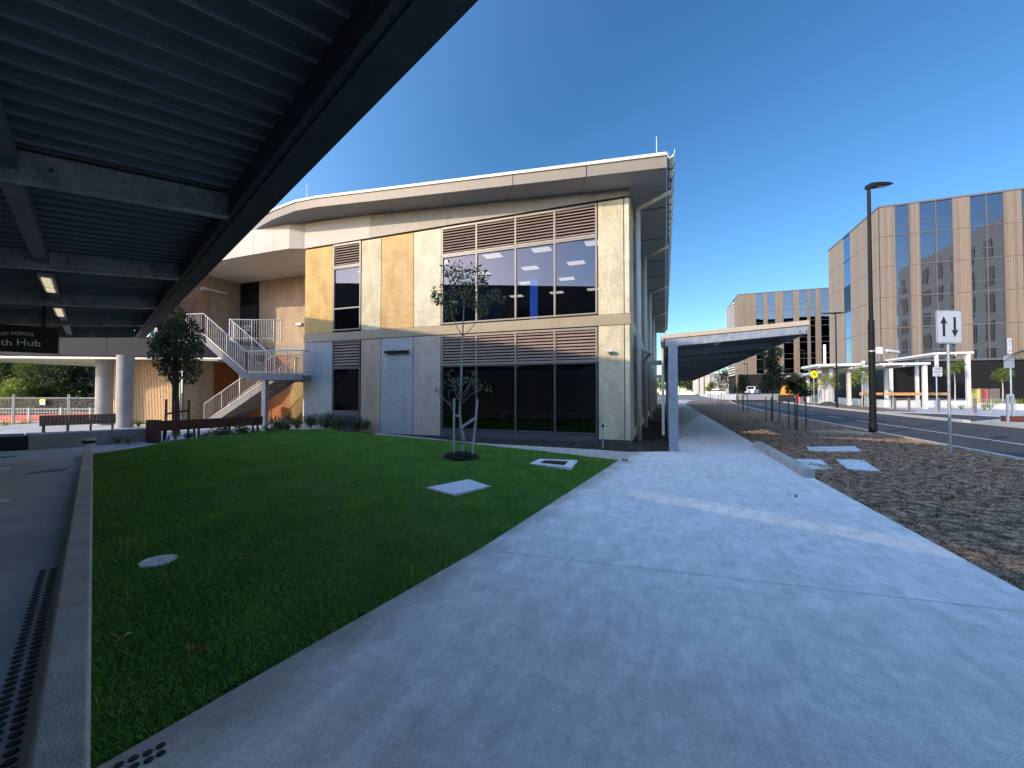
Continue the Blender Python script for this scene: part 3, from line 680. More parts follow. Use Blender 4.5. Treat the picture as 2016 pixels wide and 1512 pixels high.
# fascia (bulkhead) above the windows, and roof. plan line of fascia bends back over the recess
def W3(p, z): return (p[0], p[1], z)
fas = [(XR + 0.0, YF - 0.06), (-4.2, YF - .06), (-7.6, YF - .06), (-11.2, YF - .06), (XL, YF - .06)]
PZL = [PZ(570, 490, 17.8), PZ(539, 495, 18.1), PZ(499, 500, 18.55), PZ(455, 506, 19.1), PZ(380, 520, 20.4), PZ(250, 545, 22.5)]
fas += [(p.x, p.y) for p in PZL]
def soff_z(x): return min(9.02, 8.12 + (XR - x) * (9.10 - 8.12) / (XR - XL))
FB0 = 7.90
for i in range(len(fas) - 1):
    a, b = fas[i], fas[i + 1]
    za, zb = soff_z(a[0]), soff_z(b[0])
    th = 0.08
    d = Vector((b[0] - a[0], b[1] - a[1], 0)).normalized(); nn = Vector((-d.y, d.x, 0)) 
    if nn.y < 0: nn = -nn
    g1 = 0.006
    A = (a[0] + d.x * g1, a[1] + d.y * g1); B = (b[0] - d.x * g1, b[1] - d.y * g1)
    m = MB(); m.add([W3(A, FB0), W3(B, FB0), W3(B, zb), W3(A, za), (A[0] + nn.x * th, A[1] + nn.y * th, FB0), (B[0] + nn.x * th, B[1] + nn.y * th, FB0), (B[0] + nn.x * th, B[1] + nn.y * th, zb), (A[0] + nn.x * th, A[1] + nn.y * th, za)],
              [(0, 1, 2, 3), (5, 4, 7, 6), (0, 4, 5, 1), (0, 3, 7, 4), (1, 5, 6, 2), (3, 2, 6, 7)])
    m.build("bulkhead_panel", M['fascia'] if i < 3 else M['fascia_lit'], mb)  # right panels take the darker shaded tone, left ones the sunlit copy
# side wall strip behind the fascia on the east side
# roof eave line (outer edge), world points found from the picture
def ez(x): return soff_z(x)
eave = [(0.10, 12.32), (-3.3, 12.32), (-6.6, 12.3), (-9.9, 12.28), (-12.9, 12.25)]
for (u, v, s) in ((582, 418, 16.6), (562, 423, 16.95), (538, 433, 17.4), (515, 445, 18.05), (495, 459, 18.85), (440, 486, 20.6), (250, 520, 25.5)):
    p = PZ(u, v, s); eave.append((p.x, p.y))
rf = thing  # noqa
roof_m = MB(); soff_m = MB(); fascia_m = MB(); cap_m = MB()
back = [(0.10, 47.0), (-3.3, 47), (-6.6, 47), (-9.9, 47), (-12.9, 47), (-14.5, 47), (-16, 47), (-18, 46.5), (-20, 46), (-23, 45.5), (-28, 45), (-38, 42)]
for i in range(len(eave) - 1):
    a, b, c_, d_ = eave[i], eave[i + 1], back[i + 1], back[i]
    za, zb = ez(a[0]), ez(b[0])
    t0 = 0.34; 
    soff_m.quad(W3(a, za), W3(b, zb), W3(c_, zb), W3(d_, za))
    fascia_m.add([W3(a, za), W3(b, zb), W3(b, zb + t0), W3(a, za + t0)], [(0, 1, 2, 3)])
    dn = -0.05
    cap_m.add([(a[0], a[1] + dn, za + t0), (b[0], b[1] + dn, zb + t0), (b[0], b[1] + dn, zb + t0 + .085), (a[0], a[1] + dn, za + t0 + .085), W3(d_, za + t0 + .085), W3(c_, zb + t0 + .085), (b[0], b[1] + .02, zb + t0 - .0), (a[0], a[1] + .02, za + t0 - .0)],
              [(0, 1, 2, 3), (3, 2, 5, 4), (0, 7, 6, 1)])
zc0 = ez(0.10)
fascia_m.quad((0.10, 12.32, zc0), (0.10, 47, zc0), (0.10, 47, zc0 + .34), (0.10, 12.32, zc0 + .34))
soffo = soff_m.build("soffit", M['soffit'], mb)
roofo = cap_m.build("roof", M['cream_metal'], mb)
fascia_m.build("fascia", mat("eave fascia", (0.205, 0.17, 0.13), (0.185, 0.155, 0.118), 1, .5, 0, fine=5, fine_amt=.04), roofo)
jm = MB()
for xx in (-2.2, -4.6, -7.1, -9.5, -12.0):
    jm.box(xx - .006, xx + .006, 12.30, 12.33, ez(xx) - .003, ez(xx) + .34); 
for yy in range(15, 46, 3): jm.box(-1.0, 0.09, yy - .01, yy + .01, zc0 - .006, zc0 + .01)
for (xa, xb) in ((-2.2, -2.6), (-4.6, -5.2), (-7.1, -7.7), (-9.5, -10.1)):
    jm.add([(xa, 12.34, ez(xa) - .003), (xa - .014, 12.34, ez(xa) - .003), (xb - .014, 13.33, ez(xb) - .003), (xb, 13.33, ez(xb) - .003)], [(0, 1, 2, 3)])
jm.build("panel_joint", M['black'], roofo)
# lower soffit over the recess (from bulkhead bottom back to the walls)
sp = [(XL, YF - .02), *[(f[0] + .05, f[1] + .06) for f in fas[5:]], (-34, 30), (XL, 30)]
MB().add([(p[0], p[1], 7.93) for p in sp], [tuple(range(len(sp)))]).build("entrance_soffit", M['soffit_w'], mb)
# gutter with brackets along the east eave
gt = MB(); gp = [(0.10, 0.06), (0.11, -0.06), (0.17, -0.11), (0.25, -0.08), (0.29, 0.02), (0.30, 0.12), (0.285, 0.12), (0.27, 0.0), (0.17, -0.09), (0.12, -0.05), (0.115, 0.06)]
gt.prism(gp, lambda p: (p[0] + .02, 12.28, zc0 + .34 + p[1]), lambda p: (p[0] + .02, 47, zc0 + .34 + p[1]))
gto = gt.build("gutter", M['cream_metal'], roofo)
bk = MB()
yy = 12.9
while yy < 46.8:
    bk.prism([(0.10, 0.07), (0.10, -0.07), (0.17, -0.13), (0.27, -0.10), (0.32, 0.02), (0.325, 0.14), (0.31, 0.14), (0.30, 0.02), (0.26, -0.085), (0.17, -0.115), (0.115, -0.06)],
             lambda p: (p[0] + .02, yy, zc0 + .34 + p[1]), lambda p: (p[0] + .02, yy + .04, zc0 + .34 + p[1])); yy += 0.62
bk.build("bracket", M['frame_d'], gto)
# downpipes
for k, yy in enumerate((14.15, 19.3, 26.5, 35.0, 43.0)):
    xx = XR + .22
    MB().tube([(0.26, yy - .5, zc0 + .25), (0.26, yy - .5, zc0 - .06)], .06, 10).tube([(0.28, yy - .5, zc0 - .08), (xx, yy, zc0 - .30)], .07, 10).tube([(xx, yy, zc0 - .26), (xx, yy, 4), (xx, yy, 0.0)], 0.08, 12).build("downpipe", M['pale_pipe'], mb, smooth=True)
MB().tube([(XR + .22, 14.15, 3.1), (XR + .5, 16.5, 3.1), (XR + .22, 19.3, 3.1)], 0.06, 8).build("downpipe", M['pale_pipe'], mb, smooth=True)
# east side wall
sw = MB()
for (ya, yb) in ((YF + .17, 15.0), (18.4, 20.3), (25, 27.2), (33.5, 35.5), (41.5, 46)):
    sw.box(XR - .18, XR, ya, yb, -.05, 8.05)
sw.box(XR - .175, XR - .02, 15, 41.5, 3.75, 4.15); sw.box(XR - .175, XR - .02, 15, 41.5, 7.8, 8.05); sw.box(XR - .175, XR - .02, 15, 41.5, -.05, .3)
sw.build("side_wall", pm['cream'], mb)
for (ya, yb) in ((15.0, 18.4), (20.3, 25), (27.2, 33.5), (35.5, 41.5)):
    for z0 in (0.3, 4.15):
        fr = MB(); n = max(1, round((yb - ya) / 1.5))
        for i in range(n + 1):
            q = ya + (yb - ya) * i / n; fr.box(XR - .12, XR + .01, q - .03, q + .03, z0, z0 + 3.45)
        for i in range(8): fr.box(XR - .1, XR + .03, ya, yb, z0 + 2.5 + i * .12, z0 + 2.54 + i * .12)
        fr.box(XR - .12, XR + .012, ya, yb, z0 + 2.4, z0 + 2.46)
        o = fr.build("window", M['frame'], mb)
        MB().quad((XR - .06, ya, z0), (XR - .06, yb, z0), (XR - .06, yb, z0 + 3.5), (XR - .06, ya, z0 + 3.5)).build("pane", M['glass_low'], o)
MB().box(XL - 10, XR - .2, 46, 46.2, 0, 8).build("rear_wall", pm['brown'], mb)
# lightning rods
for (u, v0, v1, s) in ((1293, 268, 318, 13.2), (604, 362, 392, 18.0)):
    a = PZ(u, v1 + 14, s); b = PZ(u, v0, s)
    MB().tube([a, (a.x, a.y, b.z)], [0.018, 0.01], 6).build("lightning_rod", M['white'], mb)
# left wing: upper walkway slab fascia, soffit, columns, timber screen
Sl = [(-34.5, 6.0), (-26.4, 10.3), (-22.9, 12.1), (-20.9, 13.8)]
SZ0, SZ1 = 3.32, 4.25
for i in range(len(Sl) - 1):
    a, b = Sl[i], Sl[i + 1]; n = max(1, round(math.dist(a, b) / 2.1))
    for k in range(n):
        p = (a[0] + (b[0] - a[0]) * k / n, a[1] + (b[1] - a[1]) * k / n); q = (a[0] + (b[0] - a[0]) * (k + 1) / n, a[1] + (b[1] - a[1]) * (k + 1) / n)
        d = Vector((q[0] - p[0], q[1] - p[1], 0)).normalized() * .008
        MB().bar((p[0] + d.x, p[1] + d.y, (SZ0 + SZ1) / 2), (q[0] - d.x, q[1] - d.y, (SZ0 + SZ1) / 2), .08, SZ1 - SZ0).build("walkway_fascia", M['slab_band'], mb)
slab = [(p[0], p[1] + .06) for p in Sl] + [(-20.9, YB - .05), (XW, YB - .05), (-34.5, YB - .05)]
MB().poly(slab, 3.70, 4.1).build("walkway_slab", M['concrete_column'], mb)
MB().add([(p[0], p[1] + .02, 3.27) for p in slab], [tuple(range(len(slab)))]).build("walkway_soffit", M['soffit_w'], mb)
ss = MB()
for i in range(3): ss.bar((Sl[i][0], Sl[i][1] + .03, 3.22), (Sl[i + 1][0], Sl[i + 1][1] + .03, 3.22), .14, .1)
ss.build("soffit_trim", M['cream_metal'], mb)
for (u, s, r) in ((205, 20.2, .33), (245.5, 18.6, .31)):
    p = PZ(u, 800, s)
    MB().lathe((p.x, p.y, 0), [(r, -.1), (r, 3.3)], 32).build("column", M['concrete_column'], mb, smooth=False)
sa = PZ(214, 780, 21.2); sb = PZ(348, 780, 20.6)
sm = MB(); n = 46
for i in range(n):
    f = (i + .5) / n; x = sa.x + (sb.x - sa.x) * f; y = sa.y + (sb.y - sa.y) * f
    sm.box(x - .03, x + .03, y - .05, y + .03, .05, 3.28)
so = sm.build("timber_screen", M['screen'], mb)
MB().bar((sa.x, sa.y + .10, 1.66), (sb.x, sb.y + .10, 1.66), .06, 3.3).build("backing", mat("screen backing", (0.10, 0.06, 0.035), None, 3, .7), so)
MB().tube([(sb.x + .1, sb.y - .05, 0), (sb.x + .1, sb.y - .05, 3.3)], .06, 10).build("downpipe", M['white'], mb)
MB().tube([(sb.x + .35, sb.y - .05, 0), (sb.x + .35, sb.y - .05, 3.3)], .04, 10).build("downpipe", M['white'], mb)

# ================================================================== STAIRCASE
a10 = math.radians(10)
P0 = PZ(485, 737, 17.6); LZ = P0.z - .0
e_ = Vector((math.cos(a10), math.sin(a10), 0)); n_ = Vector((-math.sin(a10), math.cos(a10), 0))
def SF(p): return (P0.x + e_.x * p[0] + n_.x * p[1], P0.y + e_.y * p[0] + n_.y * p[1], p[2])
def s_at(u, nn, v):
    d = ray(u, v); # solve P0 + e s + n nn = t d (xy)
    A = np.array([[e_.x, -d[0]], [e_.y, -d[1]]]); B = np.array([-P0.x - n_.x * nn, -P0.y - n_.y * nn]); s, t = np.linalg.solve(A, B)
    return s, CAM_H + t * d[2]
st = thing("staircase", "galvanised steel switchback staircase with railings rising to the upper walkway", "staircase", (P0.x, P0.y, 0))
s1, z1 = s_at(400, 0, 668); z1 = 4.1
W = 1.35
def flight(sa, za, sb, zb, n0, w, name="flight"):
    o = MB()
    for nn in (n0, n0 + w):
        o.bar(SF((sa, nn, za - .12)), SF((sb, nn, zb - .12)), .05, .26)
    ob = o.build("stringer", M['stair_steel'], st)
    k = max(6, round(abs(zb - za) / .17)); tr = MB()
    for i in range(k):
        f = (i + .5) / k; s = sa + (sb - sa) * f; z = za + (zb - za) * f
        tr.box(s - .14, s + .14, n0 + .03, n0 + w - .03, z - .05, z - .01, SF)
        tr.box(s - .02 - .12 * (1 if sb < sa else -1) * -1, s + .0 - .12 * (1 if sb < sa else -1) * -1, n0 + .03, n0 + w - .03, z - .17, z - .05, SF)
    tr.build("tread", mat("pale tread concrete", (0.30, 0.29, 0.28), None, 4, .8), st)
def rail(p0, p1, name="railing", posts=True, gap=.11):
    """baluster railing from p0 to p1 (s, n, z at walking line)"""
    m = MB(); L = math.dist(p0[:2], p1[:2]); k = max(2, int(L / gap))
    up = 1.0
    a = Vector(SF((p0[0], p0[1], p0[2] + up))); b = Vector(SF((p1[0], p1[1], p1[2] + up)))
    m.tube([a, b], .025, 8)
    lo = .1
    m.bar(SF((p0[0], p0[1], p0[2] + lo)), SF((p1[0], p1[1], p1[2] + lo)), .03, .03)
    for i in range(k + 1):
        f = i / k; s = p0[0] + (p1[0] - p0[0]) * f; nn = p0[1] + (p1[1] - p0[1]) * f; z = p0[2] + (p1[2] - p0[2]) * f
        r = .024 if i in (0, k) or i % 9 == 0 else .009
        m.tube([SF((s, nn, z - .05)), SF((s, nn, z + up))], r, 6)
    return m.build(name, mat_rail, st)
mat_rail = mat("galvanised rail", (0.45, 0.45, 0.46), (0.36, 0.36, 0.38), 4, .4, 0, metal=.5, fine=30, fine_amt=.08)
flight(0.0, LZ, s1, z1, 0, W)
LE = s_at(601, 0, 742)[0] - .12
LW = 2.95
# landing
MB().box(0, LE, 0, LW, LZ - .06, LZ, SF).build("landing_deck", M['concrete'], st)
lb = MB(); lb.box(0, LE, -.04, 0.02, LZ - .26, LZ + .02, SF); lb.box(0, LE, LW, LW + .05, LZ - .26, LZ - .07, SF); lb.box(LE - .05, LE, .02, LW, LZ - .26, LZ - .07, SF); lb.box(0.0, .05, .03, LW, LZ - .24, LZ - .065, SF)
lb.build("landing_beam", M['stair_steel'], st)
n0 = W + .2
se, _ = s_at(402, n0, 838)
flight(se, 0.05, 0.05, LZ, n0, W)
rail((0, 0, LZ), (s1, 0, z1)); rail((0, W, LZ), (s1, W, z1))
rail((0.0, 0, LZ), (LE, 0, LZ)); rail((LE - .1, 0.1, LZ), (LE - .1, LW, LZ)); rail((LE - .1, LW, LZ), (.1, LW, LZ))
rail((se, n0, 0.05), (0.05, n0, LZ)); rail((se, n0 + W, 0.05), (0.05, n0 + W, LZ))
rail((s1, 0, z1), (s1 - .9, 0, z1)); rail((s1, W, z1), (s1 + .6, W + 0.6, z1)) if False else None
rail((s1 - .1, W + .1, z1), (s1 + 2.2, W + .7, z1)); 
cs, _ = s_at(520, 0.1, 800)
MB().box(cs - .1, cs + .1, .05, .25, -.05, LZ - .2, SF).build("column", M['galv'], st, bevel=.01)
MB().box(LE - .35, LE - .2, LW - .3, LW - .15, -.05, LZ - .1, SF).box(cs - .1, cs + .08, LW - .3, LW - .12, -.05, LZ - .1, SF).build("column", M['galv'], st)
MB().box(s1 - 1.6, s1, -0.02, W + .05, z1 - .08, z1, SF).build("top_landing", M['concrete'], st)
MB().box(s1 - 1.6, s1 + .1, -0.06, -.021, z1 - .28, z1 + .02, SF).build("landing_beam", M['stair_steel'], st)

# ================================================================== FOREGROUND CANOPY (overhead, left)
E0 = Vector((-0.81, 1.65, 0)); EcD = Vector((-0.9175, 0.3976, 0)); EmD = Vector((-0.3976, -0.9175, 0))
def CF(p): return (E0.x + EcD.x * p[0] + EmD.x * p[1], E0.y + EcD.y * p[0] + EmD.y * p[1], p[2])
T0, T1 = -6.2, 16.6; CW = 3.4
def rz(m): return 3.62 - 0.10 * m
cn = thing("steel_canopy", "dark ribbed steel walkway canopy overhead, seen from underneath", "canopy", (E0.x, E0.y, 0))
TS = 3.5; CN = 2.75      # roof cut back (no rear posts) nearer than TS to pass the sun streak
for ta, tb_, cw in ((T0, TS, CN), (TS, T1, CW)):
    dk = MB(); ribs = MB(); prof = []; t = ta; p_ = 0.215
    while t < tb_ - .19:
        prof += [(t, .015), (t + .03, .015), (t + .042, .037), (t + .2, .037)]
        for q_ in range(1): ribs.add([CF((t + dt, m_, rz(m_) + dz)) for dz in (-.012, .013) for m_ in (.27, cw - .14) for dt in (.004, .018)], [(0, 2, 3, 1), (4, 5, 7, 6), (0, 1, 5, 4), (2, 6, 7, 3), (0, 4, 6, 2), (1, 3, 7, 5)])
        t += p_
    dk.add([CF((tt, m_, rz(m_) + dz)) for (tt, dz) in prof for m_ in (0.05, cw)], [(2 * i, 2 * i + 1, 2 * i + 3, 2 * i + 2) for i in range(len(prof) - 1)])
    dk.build("roof_deck", M['deck'], cn, flip=False)
    ribs.build("deck_rib", M['deck_rib'], cn)
    top = MB(); top.add([CF((x, m_, 3.668 - .1 * m_ - d_)) for d_ in (0, .01) for (x, m_) in ((ta, 0), (tb_, 0), (tb_, cw), (ta, cw))], [(0, 1, 2, 3), (7, 6, 5, 4), (0, 4, 5, 1), (1, 5, 6, 2), (2, 6, 7, 3), (3, 7, 4, 0)])
    top.build("roof_sheet", M['tan_metal'], cn)
eb = MB(); eb.box(T0, T1, 0.0, 0.012, 3.38, 3.70, CF); eb.box(T0, T1, 0.012, 0.20, 3.38, 3.392, CF); eb.box(T0, T1, 0.012, 0.09, 3.60, 3.612, CF); eb.box(T0, T1, 0.20, 0.26, 3.395, 3.58, CF)
eb.build("edge_beam", M['edge_steel'], cn)
MB().box(T0, T1, -0.03, -0.002, 3.42, 3.78, CF).build("edge_flashing", M['edge_steel'], cn)
MB().box(TS, T1, CW - .12, CW, 3.05, 3.27, CF).build("rear_beam", M['galv_dark'], cn)
beams = [-6.1, -2.9, 3.5, 6.75, 9.95, 13.15, 16.4]
for tb_ in beams:
    b = MB()
    for (ta, tc_, h0, h1) in ((-.05, .05, -.235, -.222), (-.006, .006, -.222, -.014), (-.05, .05, -.014, -.003)):
        vs = [CF((tb_ + tt, m_, rz(m_) + h)) for h in (h0, h1) for m_ in (.262, (CN - .45 if tb_ < TS - .1 else CW - .13)) for tt in (ta, tc_)]
        b.add(vs, [(0, 2, 3, 1), (4, 5, 7, 6), (0, 1, 5, 4), (2, 6, 7, 3), (0, 4, 6, 2), (1, 3, 7, 5)])
    o = b.build("cross_beam", M['galv_dark'], cn)
    cl = MB(); m_ = 1.48
    cl.box(tb_ - .018, tb_ + -.007, m_ - .09, m_ + .02, rz(m_) - .17, rz(m_) - .03, CF); cl.build("cleat", M['galv_dark'], o)
    if tb_ > -3:
        bp_ = Vector(CF((tb_ - .02, m_ - .04, rz(m_) - .10)))
        MB().tube([bp_, bp_ - EcD * .012], .014, 8).build("bolt", M['edge_steel'], o)
    if tb_ > TS - .1: MB().box(tb_ - .09, tb_ + .09, CW + .0, CW + .18, -.02, 3.25, CF).build("post", M['galv'], cn)
for i in range(1, len(beams) - 1):
    a, b = beams[i] + .06, beams[i + 1] - .06; m_ = 1.67
    MB().box(a, b, m_ - .065, m_ + .065, rz(m_) - .16, rz(m_) - .05, CF).build("spine_beam", mat("spine tray", (0.16, 0.165, 0.19), (0.10, 0.10, 0.12), 2, .5) if i == 1 else bpy.data.materials["spine tray"], cn)
for k, (ta, tb2, lab) in enumerate(((7.3, 8.6, "lit batten light under the canopy, nearer of the two"), (9.99 + .35, 11.6, "lit batten light under the canopy, farther one beside the hanging sign"))):
    m_ = 1.67; z = rz(m_) - .17
    t_ = thing("batten_light", lab, "light", CF((ta, m_, z)))
    MB().box(ta, tb2, m_ - .075, m_ + .075, z - .05, z, CF).build("housing", mat("light housing %d" % k, (0.5, 0.46, 0.38), None, 3, .4), t_)
    MB().box(ta + .1, ta + .75, m_ - .045, m_ + .045, z - .07, z - .052, CF).build("diffuser", M['batten'], t_)
    MB().box(ta + .9, tb2 - .1, m_ - .045, m_ + .045, z - .07, z - .052, CF).build("diffuser", M['batten'], t_)

# hanging sign
deps = None
def text_mesh(body, size, extrude=0.004, spacing=1.0, align='RIGHT'):
    cu = bpy.data.curves.new("lettering", 'FONT'); cu.body = body; cu.size = size; cu.extrude = extrude; cu.align_x = align; cu.space_character = spacing; cu.resolution_u = 3
    ob = bpy.data.objects.new("lettering_tmp", cu); C.objects.link(ob)
    dg = bpy.context.evaluated_depsgraph_get(); me = bpy.data.meshes.new_from_object(ob.evaluated_get(dg))
    vs = [tuple(v.co) for v in me.vertices]; fs = [tuple(p.vertices) for p in me.polygons]
    bpy.data.objects.remove(ob); bpy.data.curves.remove(cu); bpy.data.meshes.remove(me)
    return vs, fs
def text_on(body, size, origin, right, up, normal, mat_, parent, name="lettering", **kw):
    vs, fs = text_mesh(body, size, **kw)
    m = MB(); m.add([tuple(Vector(origin) + Vector(right) * v[0] + Vector(up) * v[1] + Vector(normal) * (v[2] + .006)) for v in vs], fs)
    return m.build(name, mat_, parent, flip=False)
TSG = 11.7                                   # the sign hangs across the canopy, parallel to the cross beams
def sgn(u, v):
    d = ray(u, v); k = (TSG + (E0.x * EcD.x + E0.y * EcD.y)) / (d[0] * EcD.x + d[1] * EcD.y)
    return Vector((k * d[0], k * d[1], CAM_H + k * d[2]))
sR = -EmD; sN = -EcD
sgr = sgn(115, 697); SH = sgn(115, 647).z - sgr.z
sg = thing("hanging_sign", "black hanging building sign with white lettering under the dark canopy", "sign", (sgr.x, sgr.y, sgr.z))
b = MB(); p1 = sgr - sR * 1.9
b.bar(sgr + Vector((0, 0, SH / 2)), p1 + Vector((0, 0, SH / 2)), .08, SH); b.build("sign_panel", M['sign_black'], sg)
for off in (0.22, 1.6):
    q = sgr - sR * off; MB().tube([(q.x, q.y, sgr.z + SH), (q.x, q.y, 3.50 - .04 * off)], .03, 8).build("hanger", M['edge_steel'], sg)
def sign_word(word, u_r, v_base, u_l_ref, ref, cap_px):
    pr, pl_ = sgn(u_r, v_base), sgn(u_l_ref, v_base); cap = sgn(u_r, v_base - cap_px).z - pr.z
    size = cap / .70; w_ref = max(v[0] for v in text_mesh(ref, size, align='LEFT')[0])
    kx = (pr - pl_).length / w_ref
    vs, fs = text_mesh(word, size, align='RIGHT'); m = MB()
    m.add([tuple(pr + sR * v[0] * kx + Vector((0, 0, v[1])) + sN * (v[2] + .05)) for v in vs], fs); m.build("lettering", M['letter'], sg, flip=False)
sign_word("Hub", 81, 682.5, 33, "Hub", 12.5); sign_word("Health", 25, 681, -23, "Hub", 12.5)
sign_word("HOSPITAL", 68, 662, 22.5, "HOSPITAL", 6.4); sign_word("VALLEY", 18.5, 660.5, -27, "HOSPITAL", 6.4)

# ================================================================== PATH CANOPY
pc = thing("path_canopy", "mono-pitch walkway canopy with tan roof edge and galvanised posts over the footpath", "canopy", (0.2, 12, 0))
Y0, Y1 = 11.85, 58.0
def pz(x): return 3.03 + (x) * 0.055
rm = MB()
rm.prism([(-0.02, 3.06), (3.32, 3.25), (3.32, 3.37), (-0.02, 3.18)], lambda p: (p[0], Y0 - .03, p[1]), lambda p: (p[0], Y1, p[1]))
rm.build("roof", M['tan_metal'], pc, bevel=.006)
rb = MB(); yy = Y0 + .3
MB().prism([(0.1, 3.035), (3.25, 3.215), (3.25, 3.235), (.1, 3.055)], lambda p: (p[0], Y0 + .12, p[1]), lambda p: (p[0], Y1 - .1, p[1])).build("lining", M['deck_far'], pc)
k = 0
for i in range(15):
    y = Y0 + i * 3.3
    if y > Y1: break
    w = .11
    b = MB(); b.prism([(0.34, 2.86), (3.22, 3.04), (3.30, 3.05), (3.30, 3.235), (0.02, 3.05), (0.02, 2.86)], lambda p: (p[0], y, p[1] - .0), lambda p: (p[0], y + w, p[1]))
    b.build("cross_beam", M['galv'], pc, bevel=.004)
    p2 = MB().box(0.10, 0.335, y, y + .22, -.02, 2.865)
    p2.build("post", M['galv'], pc, bevel=.012)
pu = MB(); pu.box(.15, .27, Y0 + .25, Y1, 2.87, 3.02); pu.build("eave_beam", M['galv'], pc)
MB().prism([(3.24, 3.04), (3.31, 3.045), (3.31, 3.23), (3.24, 3.22)], lambda p: (p[0], Y0 + .12, p[1]), lambda p: (p[0], Y1, p[1])).build("edge_beam", M['galv'], pc)
MB().tube([(3.26, Y0 - .012, 3.10), (3.26, Y0 + .01, 3.10)], .016, 8).tube([(3.13, Y0 - .012, 3.09), (3.13, Y0 + .01, 3.09)], .016, 8).build("bolt", M['black'], pc)
MB().box(-.10, -.021, Y0, Y1, 2.98, 3.16).build("gutter", M['tan_metal'], pc)
for i in range(7):
    y = Y0 + 1.8 + i * 3.3
    MB().box(1.45, 1.6, y, y + .9, pz(1.5) + .0, pz(1.5) + .05).build("strip_light", M['white'], pc)
for yy, zz in ((19.5, 2.95), (37, 3.0)):
    tag(MB().box(XR + .02, -.11, yy, yy + .5, zz, zz + .1).box(XR + .02, -.11, yy, yy + .06, zz - .12, zz).build("link_bridge", M['galv_dark']), "flat steel link roof between the building wall and the path canopy, %s" % ("nearer one" if yy < 30 else "farther one"), "link roof")
MB().tube([(-.05, 13.2, 3.0), (-.05, 13.2, .3)], .04).build("downpipe", M['pale_pipe'], pc)

# ================================================================== SHADE-CASTING HOSPITAL BLOCKS BEHIND AND BESIDE THE VIEWER
r_ = Vector((0.82, -0.5724, 0)); rn = Vector((-0.5724, -0.82, 0))
def place_block():
    """two-storey wing running parallel to the overhead canopy, just behind it"""
    P0_ = E0 + EmD * 4.7 + EcD * 21.6
    bk_ = thing("rear_wing", "two-storey wing behind the viewer that shades the courtyard lawn", "building", P0_)
    def BF(p): q = P0_ - EcD * p[0] + EmD * p[1]; return (q.x, q.y, p[2])
    L = 100; g0 = 21.6 - 6.5; top = 9.06
    MB().box(0, g0, .0, 9, -.2, top - .3, BF).box(g0, L, 0.0, 9, -.2, 3.93, BF).build("walls", panelmat("wing wall", (0.36, 0.33, 0.28), .85), bk_)
    MB().box(g0 + .01, L, 0.0, .25, 4.19, top - .3, BF).build("shade_screen", M['fascia'], bk_)  # thin unseen wall added above an open slot that lets a sun streak through
    vt = MB()
    for i in range(4): vt.box(g0 + .01, L, .0, .02, 3.955 + i * .062, 3.998 + i * .062, BF)  # blades added in the slot to dim and soften the streak
    vt.build("sun_slot_blade", M['fascia'], bk_)
    ps = MB()
    for i in range(40, L + 1, 12): ps.box(i, i + .1, .26, .4, 3.93, top - .4, BF)
    ps.build("screen_post", M['galv_dark'], bk_)
    MB().box(0, L, -.0, .26, top - .299, top, BF).box(0, g0, .27, 9, top - .299, top, BF).build("roof_edge", M['fascia'], bk_)
    for i in range(0, 5):
        MB().box(1.5 + i * 4.2, 4.2 + i * 4.2, -.06, -.01, 4.6, 7.4, BF).build("window", M['frame_d'], bk_)
place_block()
def side_block(x0, x1, y0, y1, h, lab):
    bk_ = thing("hospital_block", lab, "building", (x0, y0, 0))
    MB().box(x0, x1, y0, y1, -.2, h).build("walls", panelmat("pale block wall", (0.72, 0.74, 0.72), .9), bk_)
    for fl in range(int(h // 4.2)):
        k = 0; x = x0 + 1.5
        while x < x1 - 2.5:
            MB().box(x, x + 1.7, y1 + .01, y1 + .06, 1.2 + fl * 4.2, 4.2 + fl * 4.2).build("window", M['frame_d'], bk_); x += 3.4 if k % 3 else 5.0; k += 1
        y = y0 + 1.5
        while y < y1 - 2.5:
            MB().box(x0 - .06, x0 - .01, y, y + 1.7, 1.2 + fl * 4.2, 4.2 + fl * 4.2).build("window", M['frame_d'], bk_); y += 4.0
side_block(47, 88, 30, 66, 27.6, "pale hospital block with punched windows out to the right across the road")

